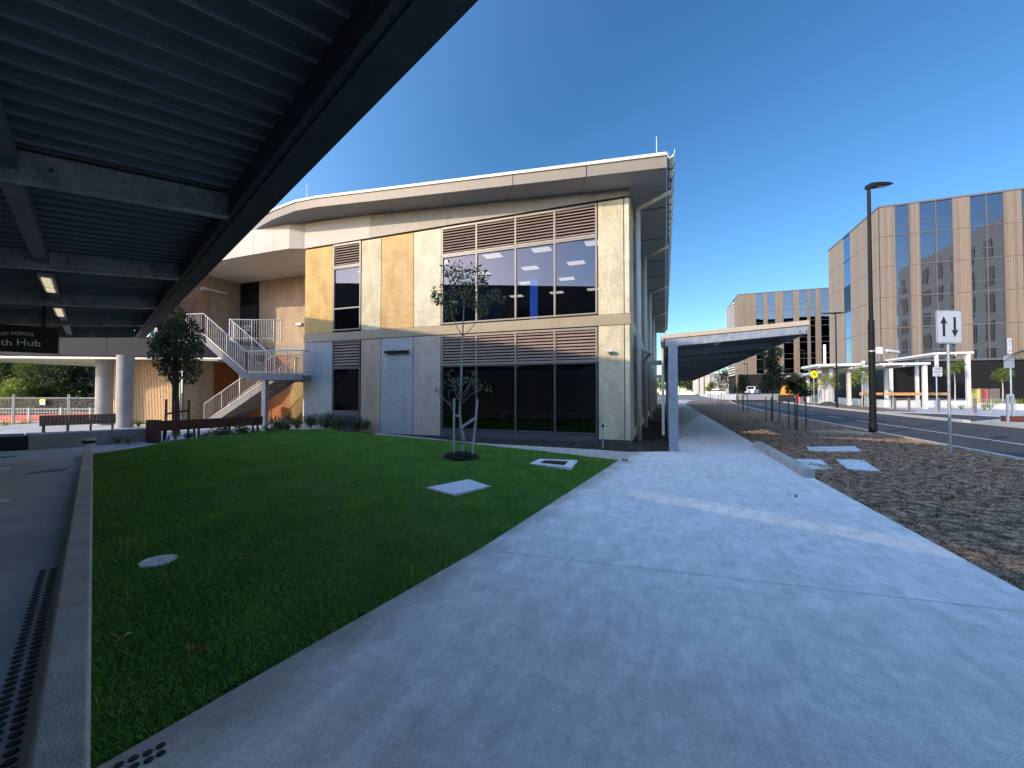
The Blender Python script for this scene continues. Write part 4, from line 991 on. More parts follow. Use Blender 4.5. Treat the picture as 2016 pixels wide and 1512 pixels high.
# ================================================================== RIGHT-HAND TOWERS
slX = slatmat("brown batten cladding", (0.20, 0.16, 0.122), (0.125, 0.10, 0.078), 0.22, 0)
slY = slatmat("sunlit batten cladding", (0.27, 0.225, 0.175), (0.19, 0.155, 0.12), 0.45, 1)  # paler copy for the left face, sunlight put into its colour
def tower(name, lab, YT, XLc, cols, zjoints, ztop, zbase, depth, xend, leftcols=(), uref=560):
    tw = thing(name, lab, "building", (XLc, YT, 0))
    xs_ = [(PY(u0, uref, YT).x, PY(u1, uref, YT).x, kind) for u0, u1, kind in cols]
    zs = [zbase] + list(zjoints) + [ztop]
    gap = .02
    proto_w = {}
    for x0, x1, kind in xs_:
        for a, b in zip(zs[:-1], zs[1:]):
            if kind == 'p':
                w_ = x1 - x0; n = max(1, round(w_ / 1.6))
                m = MB()
                for i in range(n): m.box(x0 + w_ * i / n + .02, x0 + w_ * (i + 1) / n - .02, YT, YT + .3, a + gap, b - gap)
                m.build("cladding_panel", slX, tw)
            else:
                m = MB(); fw = .07
                n = 2 if (x1 - x0) > 3.2 else 1
                for i in range(n + 1):
                    x = x0 + (x1 - x0) * i / n; m.box(x - fw / 2, x + fw / 2, YT + .02, YT + .25, a + .1, b)
                m.box(x0, x1, YT + .03, YT + .24, a, a + .1); m.box(x0, x1, YT + .05, YT + .2, a + (b - a) * .32, a + (b - a) * .32 + .06)
                o = m.build("window", M['frame_d'], tw)
                MB().quad((x0, YT + .12, a), (x1, YT + .12, a), (x1, YT + .12, b), (x0, YT + .12, b)).build("pane", M['glass_b'], o)
    # left face
    for y0, y1, kind in leftcols:
        for a, b in zip(zs[:-1], zs[1:]):
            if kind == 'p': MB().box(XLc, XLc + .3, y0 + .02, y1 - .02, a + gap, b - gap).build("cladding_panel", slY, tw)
            elif kind == 'w':
                m = MB()
                n = 5
                for i in range(n): m.box(XLc - .25, XLc + .2, y0, y1, a + (b - a) * i / n, a + (b - a) * (i + .45) / n)
                m.build("sunshade", M['white'], tw)
            else:
                m = MB().box(XLc + .02, XLc + .2, y0, y1, a, a + .1).box(XLc + .02, XLc + .2, y0, y0 + .07, a + .1, b).box(XLc + .02, XLc + .2, y1 - .07, y1, a + .1, b)
                o = m.build("window", M['frame_d'], tw)
                MB().quad((XLc + .1, y0, a), (XLc + .1, y1, a), (XLc + .1, y1, b), (XLc + .1, y0, b)).build("pane", M['glass_b'], o)
    MB().box(XLc + .36, xend, YT + .36, YT + depth, 0, ztop - .05).build("core_wall", M['black'], tw)
    MB().box(XLc - .05, xend, YT - .05, YT + depth, ztop, ztop + .22).build("roof_cap", M['frame_d'], tw)
    # recessed ground storey
    m = MB(); x = XLc + 1
    while x < xend: m.box(x, x + .12, YT + 1.2, YT + 1.3, 0, zbase); x += 3.1
    m.box(XLc + .5, xend, YT + 1.22, YT + 1.29, zbase * .6, zbase * .6 + .1)
    o = m.build("ground_floor_glazing", M['frame_d'], tw)
    MB().box(XLc + .5, xend, YT + 1.31, YT + 1.34, 0, zbase).build("pane", M['glass_low'], o)
    MB().box(XLc + .0, xend, YT + .01, YT + 1.4, zbase - .15, zbase).build("soffit", M['frame_d'], tw)
    return tw
near_cols = [(1733, 1764, 'p'), (1764, 1793, 'g'), (1793, 1813, 'p'), (1813, 1879, 'g'), (1879, 1913, 'p'), (1913, 1980, 'g'), (1980, 2016, 'p'), (2016, 2080, 'g'), (2080, 2120, 'p')]
XA = PY(1733, 560, 70.2).x
yl_ = [PX(u, 600, XA).y for u in (1733, 1675, 1661, 1632)]
tower("clad_tower", "large near tower clad in brown battens with blue glass strips, right of frame", 70.2, XA, near_cols, (10.4, 14.65, 18.9, 23.1), 27.2, 5.9, yl_[3] - 70.2, 95,
      ((70.5, yl_[1], 'p'), (yl_[1], yl_[2], 'g'), (yl_[2], yl_[3], 'p')))
far_cols = [(1453, 1488, 'p'), (1488, 1503, 'g'), (1503, 1511, 'p'), (1511, 1526, 'g'), (1526, 1542, 'p'), (1542, 1562, 'g'), (1562, 1573, 'p'), (1573, 1589, 'g'), (1589, 1595, 'p'), (1595, 1605, 'g'), (1605, 1616, 'p'), (1616, 1636, 'g'), (1636, 1660, 'p')]
YFAR = 127; XB = PY(1453, 600, YFAR).x
tower("clad_tower", "farther brown clad tower standing behind the path canopy roof", YFAR, XB, far_cols, (10.5, 14.8, 19.1, 23.6), 28.6, 6.6, 22, XB + 45,
      ((YFAR + .3, YFAR + 7, 'p'), (YFAR + 7, YFAR + 22, 'w')), uref=600)
# white distant building
wb = thing("white_building", "low white ribbed building far off past the end of the canopy", "building", (10, 150, 0))
a = PZ(1366, 775, 150); b = PZ(1448, 775, 138)
xs0 = [1366, 1378, 1383, 1396, 1401, 1416]
wz = PZ(1400, 737, 145).z
for u0, u1 in ((1366, 1375), (1378, 1385), (1388, 1398), (1401, 1414), (1417, 1434)):
    p = PZ(u0, 775, 145); q = PZ(u1, 775, 145); MB().bar((p.x, p.y, wz / 2), (q.x, q.y, wz / 2), .6, wz).build("wall_fin", M['white'], wb)
p = PZ(1364, 775, 146); q = PZ(1440, 775, 146)
MB().bar((p.x, p.y + 1, wz / 2), (q.x, q.y + 1, wz / 2), .6, wz - .6).build("wall", mat("shaded glazing band", (0.14, 0.15, 0.18), None, 2, .4), wb)
MB().bar((p.x, p.y, wz + .15), (q.x, q.y, wz + .15), 3.5, .3).build("roof", M['white'], wb)

# ================================================================== WHITE PERGOLAS (forecourt)
def pergola(lab, near_l, near_r, z, depth, posts, th=.22):
    t_ = thing("white_pergola", lab, "pergola", (near_l.x, near_l.y, 0))
    x0, x1, y0 = near_l.x, near_r.x, near_l.y
    MB().box(x0, x1, y0, y0 + depth, z - th, z).build("roof", M['white'], t_)
    fb = MB()
    for i in range(int((x1 - x0) / 1.6)): fb.box(x0 + .3 + i * 1.6, x0 + .42 + i * 1.6, y0 + .1, y0 + depth - .1, z - th - .16, z - th - .003)
    fb.build("rafter", M['white'], t_)
    for (px_, py_) in posts: MB().box(px_ - .16, px_ + .16, py_ - .16, py_ + .16, -.06, z - th - .001).build("post", M['white'], t_)
pl = PZ(1818, 697, 47.5); pr = PZ(1918, 697, 44.5)
z1_ = pl.z
pergola("tall white pergola with square posts in front of the near tower", Vector((pl.x, pr.y, 0)), Vector((pr.x, pr.y, 0)), z1_, 20, [(pr.x - .4, pr.y + .3), (pr.x - 8.5 + 2, pr.y + 9), (pr.x - .4, pr.y + 10), (pl.x + .5, pr.y + 16), (pl.x + .3, pr.y + 10)])
qr = PZ(1832, 713, 40.5); ql = PZ(1727, 714, 42.5); z2_ = qr.z
pergola("lower white pergola stretching back beside the road, left of the tall one", Vector((ql.x, qr.y, 0)), Vector((qr.x, qr.y, 0)), z2_, 38, [(qr.x - .3, qr.y + .4), (qr.x - .3, qr.y + 8)] + [(ql.x + 1.2, qr.y + 1 + k * 5.2) for k in range(1, 7)])
br = PZ(1705, 716, 47); bl = PZ(1600, 718, 51); 
pergola("small flat white roof behind the white mast", Vector((bl.x, (bl.y + br.y) / 2, 0)), Vector((br.x, (bl.y + br.y) / 2, 0)), bl.z, 6, [(bl.x + 2.0, br.y + 3), (br.x - .6, br.y + 3)], .3)

# ================================================================== LAMPS, SIGNS, SAPLINGS
def lamp(base, h, label, cw=.11, armdir=(1, 0.1), cctv=False):
    t_ = thing("street_lamp", label, "street lamp", base)
    x, y, z = base
    m = MB(); m.lathe((x, y, z), [(cw * 1.15, 0), (cw * 1.15, .35), (cw * .95, .4), (cw * .85, h * .45), (cw * .6, h * .46), (cw * .5, h)], 14)
    m.build("pole", M['black'], t_)
    d = Vector((armdir[0], armdir[1], 0)).normalized(); s = Vector((-d.y, d.x, 0)); o = Vector((x, y, z + h))
    hd = MB(); L = .85
    prof = [(-.12, .06, -.10, .07), (0.05, .10, -.02, .16), (.35, .16, 0.02, .17), (.75, .15, .07, .16), (L + .1, .05, .12, .15)]
    vs = []
    for (l, w, zb, ztp) in prof:
        for sw_, zz in ((-w, zb), (w, zb), (w * .8, ztp), (-w * .8, ztp)): vs.append(o + d * l + s * sw_ + Vector((0, 0, zz)))
    fs = []
    for i in range(len(prof) - 1):
        for k in range(4): fs.append((i * 4 + k, i * 4 + (k + 1) % 4, (i + 1) * 4 + (k + 1) % 4, (i + 1) * 4 + k))
    fs += [(0, 1, 2, 3), tuple(len(vs) - 4 + k for k in (3, 2, 1, 0))]
    hd.add(vs, fs); ho = hd.build("lamp_head", M['black'], t_)
    q = [o + d * l + s * w + Vector((0, 0, zz)) for l, w, zz in ((.3, -.12, .005), (.72, -.11, .055), (.72, .11, .055), (.3, .12, .005))]
    MB().add([p - Vector((0, 0, .012)) for p in q], [(0, 1, 2, 3)]).build("lens", M['sign_white'], ho)
    return t_
L1 = G(1719, 850)
zt = PZ(1709, 362, 16.5).z
lp = lamp((L1.x, L1.y, -.03), zt, "tall black street lamp nearest the viewer, beside the road kerb", .125, (.95, .32))
cz = PZ(1727, 690, 16.5).z
o = MB().box(L1.x + .1, L1.x + .34, L1.y - .1, L1.y + .12, cz - .16, cz + .14).build("camera_housing", M['white'], lp, bevel=.02)
MB().tube([(L1.x + .3, L1.y, cz - .02), (L1.x + .62, L1.y + .1, cz - .03)], .03).tube([(L1.x + .5, L1.y + .06, cz - .02), (L1.x + .95, L1.y + .2, cz - .08)], [.09, .06], 10).build("camera_arm", M['white'], o)
MB().lathe((L1.x, L1.y, cz - .02), [(.118, -.03), (.118, .03)]).build("strap", M['galv'], lp)
L2 = PZ(1648, 797, 42)
lamp((L2.x, L2.y, 0), PZ(1648, 617, 42).z, "black double-arm street lamp on the far verge, left of the near lamp", .11, (.95, .32))
L2t = MB()
zz2 = PZ(1648, 617, 42).z
l2 = [ob for ob in C.objects if ob.name == "street_lamp.001"][0]
MB().add([(L2.x - 1.25, L2.y - .1, zz2 + .08), (L2.x + .1, L2.y - .1, zz2 - .02), (L2.x + .1, L2.y + .1, zz2 - .02), (L2.x - 1.25, L2.y + .1, zz2 + .08), (L2.x - 1.25, L2.y - .1, zz2 + .16), (L2.x + .1, L2.y - .1, zz2 + .14), (L2.x + .1, L2.y + .1, zz2 + .14), (L2.x - 1.25, L2.y + .1, zz2 + .16)],
         [(0, 1, 2, 3), (4, 5, 6, 7), (0, 1, 5, 4), (2, 3, 7, 6), (0, 3, 7, 4), (1, 2, 6, 5)]).build("lamp_head", M['black'], l2)
L3 = PZ(1472, 784, 88); lamp((L3.x, L3.y, 0), PZ(1472, 717, 88).z, "small dark street lamp near the white car", .12, (-1, 0))
L4 = PZ(1584, 770, 70); lamp((L4.x, L4.y, 0), PZ(1585, 690, 70).z, "slim grey street lamp in front of the far tower glass", .1, (-1, 0))
# white mast
mp_ = PZ(1625, 796, 54)
t_ = thing("white_mast", "tall white square mast standing through the flat white roof", "mast", (mp_.x, mp_.y, 0))
MB().box(mp_.x - .35, mp_.x + .35, mp_.y - .2, mp_.y + .2, 0, PZ(1625, 718, 54).z).build("base_sleeve", M['white'], t_)
MB().box(mp_.x - .12, mp_.x + .12, mp_.y - .12, mp_.y + .12, PZ(1625, 718, 54).z, PZ(1625, 678, 54).z).build("pole", M['white'], t_)
pp = PZ(1451, 793, 55)
tag(MB().box(pp.x - .1, pp.x + .1, pp.y - .1, pp.y + .1, -.05, PZ(1451, 726, 55).z).build("timber_post", M['timber'], bevel=.01), "tall brown post at the far end of the mulch bed", "post")

# two-way sign
sp_ = G(1871, 893, -.02); s_ = 10.66
t_ = thing("traffic_sign", "white rectangular traffic sign with an up and a down arrow on a galvanised pole", "sign", sp_)
zb, ztp = PZ(1871, 676, s_).z, PZ(1871, 609, s_).z
SRv = Vector((math.cos(YAW + .02), math.sin(YAW + .02), 0)); SNv = Vector((SRv.y, -SRv.x, 0))
pw = 53 / 800 * s_ / 2
def rrect(w, h, r, n=5):
    pts = []
    for cx_, cy_, a0 in ((w - r, h - r, 0), (-w + r, h - r, 90), (-w + r, -h + r, 180), (w - r, -h + r, 270)):
        for i in range(n + 1):
            an = math.radians(a0 + 90 * i / n); pts.append((cx_ + r * math.cos(an), cy_ + r * math.sin(an)))
    return pts
def plate(center, R, Nn, pts, th, off, mat_, name, parent):
    c = Vector(center); m = MB(); n = len(pts)
    f = lambda p, k: tuple(c + Vector(R) * p[0] + Vector((0, 0, p[1])) + Vector(Nn) * k)
    m.add([f(p, off) for p in pts] + [f(p, off + th) for p in pts], [tuple(range(n)), tuple(range(n, 2 * n))[::-1]] + [(i, n + i, n + (i + 1) % n, (i + 1) % n) for i in range(n)])
    return m.build(name, mat_, parent)
cz = (zb + 0.02 + ztp) / 2; ph = (ztp - zb) / 2 + .0
ctr = Vector((sp_.x, sp_.y, cz)) 
board = plate(ctr, SRv, SNv, rrect(pw, ph, .06), .006, .036, M['sign_white'], "sign_board", t_)
o1, o2 = rrect(pw - .012, ph - .012, .05), rrect(pw - .022, ph - .022, .042)
bm_ = MB(); n = len(o1); f = lambda p: tuple(ctr + SRv * p[0] + Vector((0, 0, p[1])) + SNv * .0455)
bm_.add([f(p) for p in o1] + [f(p) for p in o2], [(i, (i + 1) % n, n + (i + 1) % n, n + i) for i in range(n)]); bm_.build("border", M['sign_black'], board)
aw, ah = .042, .30 * ph / .44 * 1.0
def arrow(cx_, sgn):
    sh = .033; hd = .10; top = ph * .58
    pts = [(-sh, -top), (sh, -top), (sh, top - .16), (hd, top - .19), (0, top + .02), (-hd, top - .19), (-sh, top - .16)]
    pts = [(cx_ + p[0], p[1] * sgn) for p in pts]
    plate(ctr, SRv, SNv, pts, .003, .0425, M['sign_black'], "arrow", board)
arrow(-pw * .42, 1); arrow(pw * .42, -1)
MB().lathe((sp_.x, sp_.y, -.1), [(.032, 0), (.032, zb + .3)], 14).build("pole", M['galv'], t_)
MB().tube([tuple(ctr + Vector((0, 0, ph - .05)) + SNv * .04), tuple(ctr + Vector((0, 0, ph - .05)) + SNv * .05)], .012).tube([tuple(ctr + Vector((0, 0, -ph + .05)) + SNv * .04), tuple(ctr + Vector((0, 0, -ph + .05)) + SNv * .05)], .012).build("bolt", M['galv'], board)
# one way sign
s_ = 36.0; b0 = PZ(1845, 807, s_)
t_ = thing("traffic_sign", "ONE WAY sign with a right arrow on a grey pole across the road", "sign", (b0.x, b0.y, 0))
c1 = PZ(1844, 732, s_); bo = plate(c1, SRv, SNv, rrect(.42, .40, .04), .01, .07, M['sign_white'], "sign_board", t_)
text_on("ONE", .32, c1 + Vector((0, 0, .13)) + SNv * .085, SRv, (0, 0, 1), SNv, M['sign_black'], bo, align='CENTER', extrude=.003)
text_on("WAY", .32, c1 + Vector((0, 0, -.14)) + SNv * .085, SRv, (0, 0, 1), SNv, M['sign_black'], bo, align='CENTER', extrude=.003)
plate(c1, SRv, SNv, [(-.28, -.30), (.16, -.30), (.16, -.34), (.30, -.275), (.16, -.21), (.16, -.25), (-.28, -.25)], .004, .082, M['sign_black'], "arrow", bo)
c2 = PZ(1842, 711, s_); bo2 = plate(c2, SRv, SNv, rrect(.19, .5, .03), .01, .07, M['sign_white'], "sign_board", t_)
plate(c2, SRv, SNv, [(-.05, -.40), (.05, -.40), (.0, -.32)], .004, .082, M['sign_black'], "arrow", bo2)
MB().lathe((b0.x, b0.y, -.06), [(.045, 0), (.045, c2.z + .45)], 10).build("pole", M['galv'], t_)
# parking sign pair at right edge
s_ = 24.0; b0 = PZ(1992, 822, s_)
t_ = thing("traffic_sign", "parking sign pole with a narrow panel over a wider grey board, at the right edge", "sign", (b0.x, b0.y, 0))
c1 = PZ(1985, 681, s_); bo = plate(c1, SRv, SNv, rrect(.12, .46, .03), .01, .05, M['sign_white'], "sign_board", t_)
text_on("P", .2, c1 + Vector((0, 0, .2)) + SNv * .065, SRv, (0, 0, 1), SNv, M['sign_black'], bo, align='CENTER', extrude=.002)
text_on("5", .16, c1 + Vector((0, 0, -.0)) + SNv * .065, SRv, (0, 0, 1), SNv, M['sign_black'], bo, align='CENTER', extrude=.002)
plate(c1, SRv, SNv, [(-.06, -.33), (.06, -.33), (.0, -.24)], .004, .062, M['sign_black'], "arrow", bo)
c2 = PZ(1988, 712, s_); plate(c2, SRv, SNv, rrect(.32, .36, .05), .01, -.04, M['galv'], "sign_board", t_)
MB().lathe((b0.x, b0.y, -.06), [(.04, 0), (.04, c1.z + .3)], 10).build("pole", M['galv'], t_)
# pedestrian crossing signs
def disc(r, n=28): return [(r * math.cos(2 * math.pi * i / n), r * math.sin(2 * math.pi * i / n)) for i in range(n)]
def round_sign(u, v, vb, s, r, face, label, legs=False):
    c = PZ(u, v, s); b0 = PZ(u, vb, s)
    t_ = thing("crossing_sign", label, "sign", (b0.x, b0.y, max(0, b0.z) if s < 80 else b0.z))
    bo = plate(c, SRv, SNv, disc(r), .02, .08, face, "sign_disc", t_)
    if legs:
        plate(c, SRv, SNv, [(-r * .45, -r * .4), (-r * .28, -r * .4), (0, r * .2), (r * .28, -r * .4), (r * .45, -r * .4), (r * .1, r * .4), (-r * .1, r * .4)], .006, .102, M['sign_black'], "legs_symbol", bo)
    MB().lathe((c.x, c.y, -.06), [(.05, 0), (.05, c.z)], 10).build("pole", M['galv'], t_)
round_sign(1602, 737, 790, 52, .50, M['sign_yellow'], "round yellow pedestrian crossing sign across the road", True)
round_sign(1574, 739, 800, 56, .42, M['galv'], "round grey sign back on a white pole, left of the yellow sign")
round_sign(1405.5, 739, 785, 76, .5, M['galv'], "round grey sign back near the end of the path canopy")
round_sign(1473, 790, 792, 60, .01, M['galv'], "x") if False else None

# ---- leaves and trees
def leaf_cloud(centers, radii, nper, size, parent, matl, name="crown", seed=1, droop=0.0, flat=1.0):
    r = np.random.RandomState(seed); Vs = []
    for (c, rad) in zip(centers, radii):
        n = nper if isinstance(nper, int) else int(nper * rad ** 2)
        d = r.normal(0, 1, (n, 3)); d /= np.linalg.norm(d, axis=1)[:, None] + 1e-9
        rr = rad * r.uniform(0.25, 1.0, n) ** 0.5
        P = np.array(c) + d * rr[:, None] * np.array([1, 1, flat])
        a = d + r.normal(0, .6, (n, 3)); a[:, 2] -= droop; a /= np.linalg.norm(a, axis=1)[:, None]
        b = np.cross(a, r.normal(0, 1, (n, 3))); b /= np.linalg.norm(b, axis=1)[:, None] + 1e-9
        nn = np.cross(a, b)
        L = (size * r.uniform(.6, 1.3, n))[:, None]; Wd = L * .34
        Q = np.stack([P, P + a * L * .5 - b * Wd * .5 + nn * L * .05, P + a * L, P + a * L * .5 + b * Wd * .5 + nn * L * .05], 1)
        Vs.append(Q.reshape(-1, 3))
    V = np.concatenate(Vs)
    off = Vector((0, 0, 0)); q = parent
    while q is not None: off += q.location; q = q.parent
    V = V - np.array(off)
    return np_mesh(name, V, np.arange(len(V)).reshape(-1, 4), matl, 4, parent)

# central sapling (magnolia-like) with fork and drooping leaf tips
sb_ = G(908, 905, 0.03); s_ = 9.55
def S(u, v, ds=0.0): return PZ(u, v, s_ + ds)
t_ = thing("sapling_tree", "young tree with a slender pale trunk and glossy leaf clusters on the lawn", "tree", sb_)
tr = MB()
tr.tube([sb_ - Vector((0, 0, .05)), S(911, 880), S(913, 868), S(907, 840), S(905, 810), S(906, 790)], [.05, .042, .038, .035, .033, .03], 8)
tr.tube([S(906, 790), S(908, 740), S(909, 700), S(911, 662)], [.032, .026, .022, .018], 8)
tr.tube([S(911, 662), S(912, 630), S(914, 595)], [.017, .014, .012], 6)
tr.tube([S(914, 595), S(908, 580), S(902, 560, .1), S(898, 535)], [.012, .01, .008, .005], 6)
tr.tube([S(914, 595), S(922, 582), S(930, 565, -.1), S(936, 540)], [.012, .01, .008, .005], 6)
tr.tube([S(911, 662), S(900, 645), S(892, 622), S(886, 600, .15)], [.011, .009, .007, .005], 6)
tr.tube([S(911, 662), S(925, 650), S(938, 634), S(948, 616, -.15)], [.011, .009, .007, .005], 6)
for (u0, v0, pts) in ((904, 792, ((893, 765), (888, 748))), (905, 790, ((895, 770), (882, 768))), (904, 778, ((896, 758), (893, 745))), (908, 788, ((920, 772), (926, 752))), (908, 796, ((925, 778), (944, 766))), (908, 780, ((921, 762), (928, 748))), (908, 770, ((902, 756), (900, 745))),
                      (891, 810, ((886, 795), (883, 770))), (888, 798, ((876, 788), (868, 778)))):
    tr.tube([S(u0, v0)] + [S(u, v, rnd.uniform(-.25, .25)) for u, v in pts], [.009] + [.006] * (len(pts) - 1) + [.004], 5)
tr.build("trunk", M['bark'], t_, smooth=True)
cen = []; rad = []
for (u, v, r) in ((884, 528, .13), (893, 545, .17), (905, 530, .15), (900, 560, .17), (918, 548, .16), (930, 528, .13), (936, 545, .16), (925, 570, .17), (953, 540, .10), (950, 556, .07), (905, 590, .15), (885, 570, .15), (878, 590, .14), (862, 575, .11), (858, 585, .08),
                  (890, 605, .14), (882, 618, .1), (930, 595, .14), (948, 600, .13), (958, 590, .14), (975, 580, .12), (985, 588, .08), (950, 612, .1), (940, 585, .12), (866, 592, .08), (912, 575, .12)):
    cen.append(S(u, v, rnd.uniform(-.3, .3))); rad.append(r)
leaf_cloud(cen, rad, 40, .115, t_, M['leaf_sap'], "crown", 4, droop=.5)
cen = []; rad = []
for (u, v, r) in ((885, 750, .13), (893, 742, .13), (880, 760, .1), (902, 748, .1), (912, 750, .06), (928, 740, .12), (926, 750, .08), (945, 755, .10), (955, 762, .08), (865, 770, .07), (940, 762, .08), (897, 756, .08), (962, 765, .05)):
    cen.append(S(u, v, rnd.uniform(-.3, .3))); rad.append(r)
leaf_cloud(cen, rad, 18, .09, t_, M['leaf_sap'], "crown", 5, droop=.2)
for (u0, v0, u1, v1, lab) in ((893, 905, 894, 784, "upright timber stake left of the lawn sapling"), (929, 895, 940, 786, "leaning timber stake right of the lawn sapling")):
    a = S(u0, v0, -.05); a.z = 0.02; b = S(u1, v1, -.05)
    tag(MB().bar(a, b, .04, .04, (0, 1, 0)).build("tree_stake", M['stake'], bevel=.004), lab, "stake")
tag(MB().bar(S(894, 818, -.08), S(907, 819, -.06), .012, .04).build("tree_tie", M['stake']), "short cloth tie between the left stake and the sapling trunk", "tie")
tag(MB().bar(S(909, 841, -.06), S(935, 823, -.10), .012, .06).build("tree_tie", M['stake']), "wide slanting cloth tie between the right stake and the sapling trunk", "tie")
# mulch ring
n = 9000; an = rs.uniform(0, 2 * np.pi, n); rr = .40 * np.sqrt(rs.uniform(0, 1, n)); x = sb_.x + rr * np.cos(an); y = sb_.y + rr * np.sin(an)
z = 0.10 * (1 - (rr / .43) ** 2) + .02 + rs.uniform(0, .02, n) + lawn_z(x, y)
a = rs.uniform(0, 2 * np.pi, n); L = rs.uniform(.02, .06, n); w = .008
U_ = np.stack([np.cos(a), np.sin(a), rs.normal(0, .4, n)], 1) * L[:, None] / 2; W_ = np.stack([-np.sin(a), np.cos(a), rs.normal(0, .4, n)], 1) * w
P = np.stack([x, y, z], 1); V = np.stack([P - U_ - W_, P + U_ - W_, P + U_ + W_, P - U_ + W_], 1).reshape(-1, 3)
tag(np_mesh("bark_ring", V, np.arange(n * 4).reshape(-1, 4), M['chip_d'], 4), "low ring of dark bark mulch at the foot of the lawn sapling", "mulch", kind="stuff")

# bushy tree at left in front of the stairs
bt = PZ(347, 842, 15.2); s_ = 15.2
t_ = thing("bushy_tree", "dense dark bushy tree standing left of the staircase", "tree", (bt.x, bt.y, 0))
tr = MB(); tr.tube([(bt.x, bt.y, -.05), S(346, 800), S(345, 740), S(346, 690), S(348, 640)], [.13, .12, .10, .08, .04], 10)
for u1, v1 in ((322, 720), (380, 715), (325, 690), (385, 680), (310, 660), (380, 650), (335, 625)):
    tr.tube([S(346, v1 + 45), S((346 + u1) / 2, v1 + 22, rnd.uniform(-.2, .2)), S(u1, v1, rnd.uniform(-.5, .5))], [.04, .025, .012], 6)
tr.tube([S(346, 770), S(333, 745), S(328, 728)], [.03, .02, .01], 6)
tr.build("trunk", M['bark_d'], t_, smooth=True)
cen = []; rad = []
for (u, v, r) in ((350, 612, .18), (345, 628, .35), (330, 640, .35), (362, 635, .35), (318, 655, .35), (345, 655, .5), (375, 655, .38), (312, 672, .3), (335, 680, .5), (365, 680, .5), (388, 670, .22), (320, 695, .4), (350, 705, .5), (378, 697, .32), (318, 715, .25), (335, 722, .35), (360, 725, .35), (380, 718, .25), (322, 733, .18), (375, 740, .2), (384, 728, .2), (340, 740, .2), (352, 600, .1), (308, 650, .18), (392, 655, .15), (373, 748, .14)):
    cen.append(S(u, v, rnd.uniform(-.45, .45))); rad.append(r)
leaf_cloud(cen, rad, 2500.0, .125, t_, M['leaf_dark'], "crown", 9)
for k, (u0, v0, v1) in enumerate(((326, 838, 786), (344, 842, 788), (371, 838, 787))):
    b = PZ(u0, v0, 14.9); tag(MB().box(b.x - .03, b.x + .03, b.y - .03, b.y + .03, 0, PZ(u0, v1, 14.9).z).build("tree_stake", M['timber_red'], bevel=.004), ("leftmost", "middle", "rightmost")[k] + " of the three red-brown stakes round the bushy tree", "stake")
a = PZ(326, 815, 14.86); b = PZ(371, 808, 14.86)
tag(MB().bar(a, b, .02, .07).build("stake_rail", M['timber_red']), "thin red-brown rail joining the stakes of the bushy tree", "rail")

# street saplings in the mulch bed
def street_sapling(u, vb, vt, vc, s, wpx, seed, label, dens=1.0, lm=M['leaf_dark']):
    b = PZ(u, vb, s); b.z = -.03
    t_ = thing("street_sapling", label, "tree", b, "young street trees in the mulch bed")
    k = s / 800; H = PZ(u, vt, s).z; zc = PZ(u, vc, s).z
    r_ = random.Random(seed)
    MB().tube([b, (b.x + .02, b.y, b.z + H * .5), (b.x, b.y, H * .93)], [.035, .025, .012], 6).build("trunk", M['bark_d'], t_)
    cen = []; rad = []
    n = int(9 + 5 * dens)
    for i in range(n):
        f = (i + .5) / n; z = zc + (H - zc) * f; w = wpx * k / 2 * (1.0 - .6 * f) * (0.7 if f < .1 else 1)
        cen.append((b.x + r_.uniform(-w, w), b.y + r_.uniform(-w, w), z)); rad.append(wpx * k * .2 * r_.uniform(.7, 1.3))
    leaf_cloud(cen, rad, int(150 * dens), max(.13, .0035 * s * 1.0), t_, lm, "crown", seed, droop=.6)
    st_ = []
    for j, (dx, dy) in enumerate(((-.32, -.1), (.30, -.12), (0.02, .32))):
        tag(MB().box(b.x + dx - .022, b.x + dx + .022, b.y + dy - .022, b.y + dy + .022, -.05, 1.35).build("tree_stake", M['stake_d']), ("left", "right", "rear")[j] + " stake of the " + label, "stake", "stakes of the street saplings")
street_sapling(1521, 828, 684, 765, 22, 48, 21, "tallest street sapling in the mulch bed, drooping dark leaves", 1.6)
street_sapling(1569, 842, 742, 775, 17.5, 34, 22, "round-headed street sapling nearest the road lamp", 1.1)
street_sapling(1463, 812, 740, 772, 32, 26, 23, "small dark street sapling before the white car", 1.0)
street_sapling(1420, 797, 729, 765, 48, 34, 24, "leaning dark street sapling at the far end of the bed", 1.1)
street_sapling(1399, 790, 755, 768, 60, 14, 25, "thin pale street sapling farthest along the bed", .6, M['leaf_y'])

# ================================================================== LIDS, BLOCKS, SMALL THINGS
def slab_from_px(pxs, z, th, name, mat_, label, cat, bevel=.004, tilt=None):
    pts = [G(u, v, z) for u, v in pxs]
    return tag(MB().poly([(p.x, p.y) for p in pts], z - th, z).build(name, mat_, bevel=bevel), label, cat)
zl = float(lawn_z(np.array([lid_c[0][0]]), np.array([lid_c[0][1]]))[0]) + .03
t_ = thing("access_cover", "pale rectangular chequered pit lid set in the middle of the lawn", "pit lid", (lid_c[0][0], lid_c[0][1], zl))
q = [G(u, v, zl) for u, v in ((835, 960), (924, 943), (968, 957), (893, 975))]
MB().poly([(p.x, p.y) for p in q], zl - .1, zl).build("frame", M['galv'], t_, bevel=.004)
cq = sum(q, Vector()) / 4; q2 = [cq + (p - cq) * .9 for p in q]
MB().poly([(p.x, p.y) for p in q2], zl + .001, zl + .006).build("cover", mat("chequer plate", (0.86, 0.90, 0.95), (0.5, 0.55, 0.62), 30, .45, .6, metal=.1, fine=70, fine_amt=.4), t_)
z2 = float(lawn_z(np.array([lid_c[1][0]]), np.array([lid_c[1][1]]))[0]) + .03
t_ = thing("pit_grate", "square concrete pit surround with a rusty grate near the tip of the lawn", "drain", (lid_c[1][0], lid_c[1][1], z2))
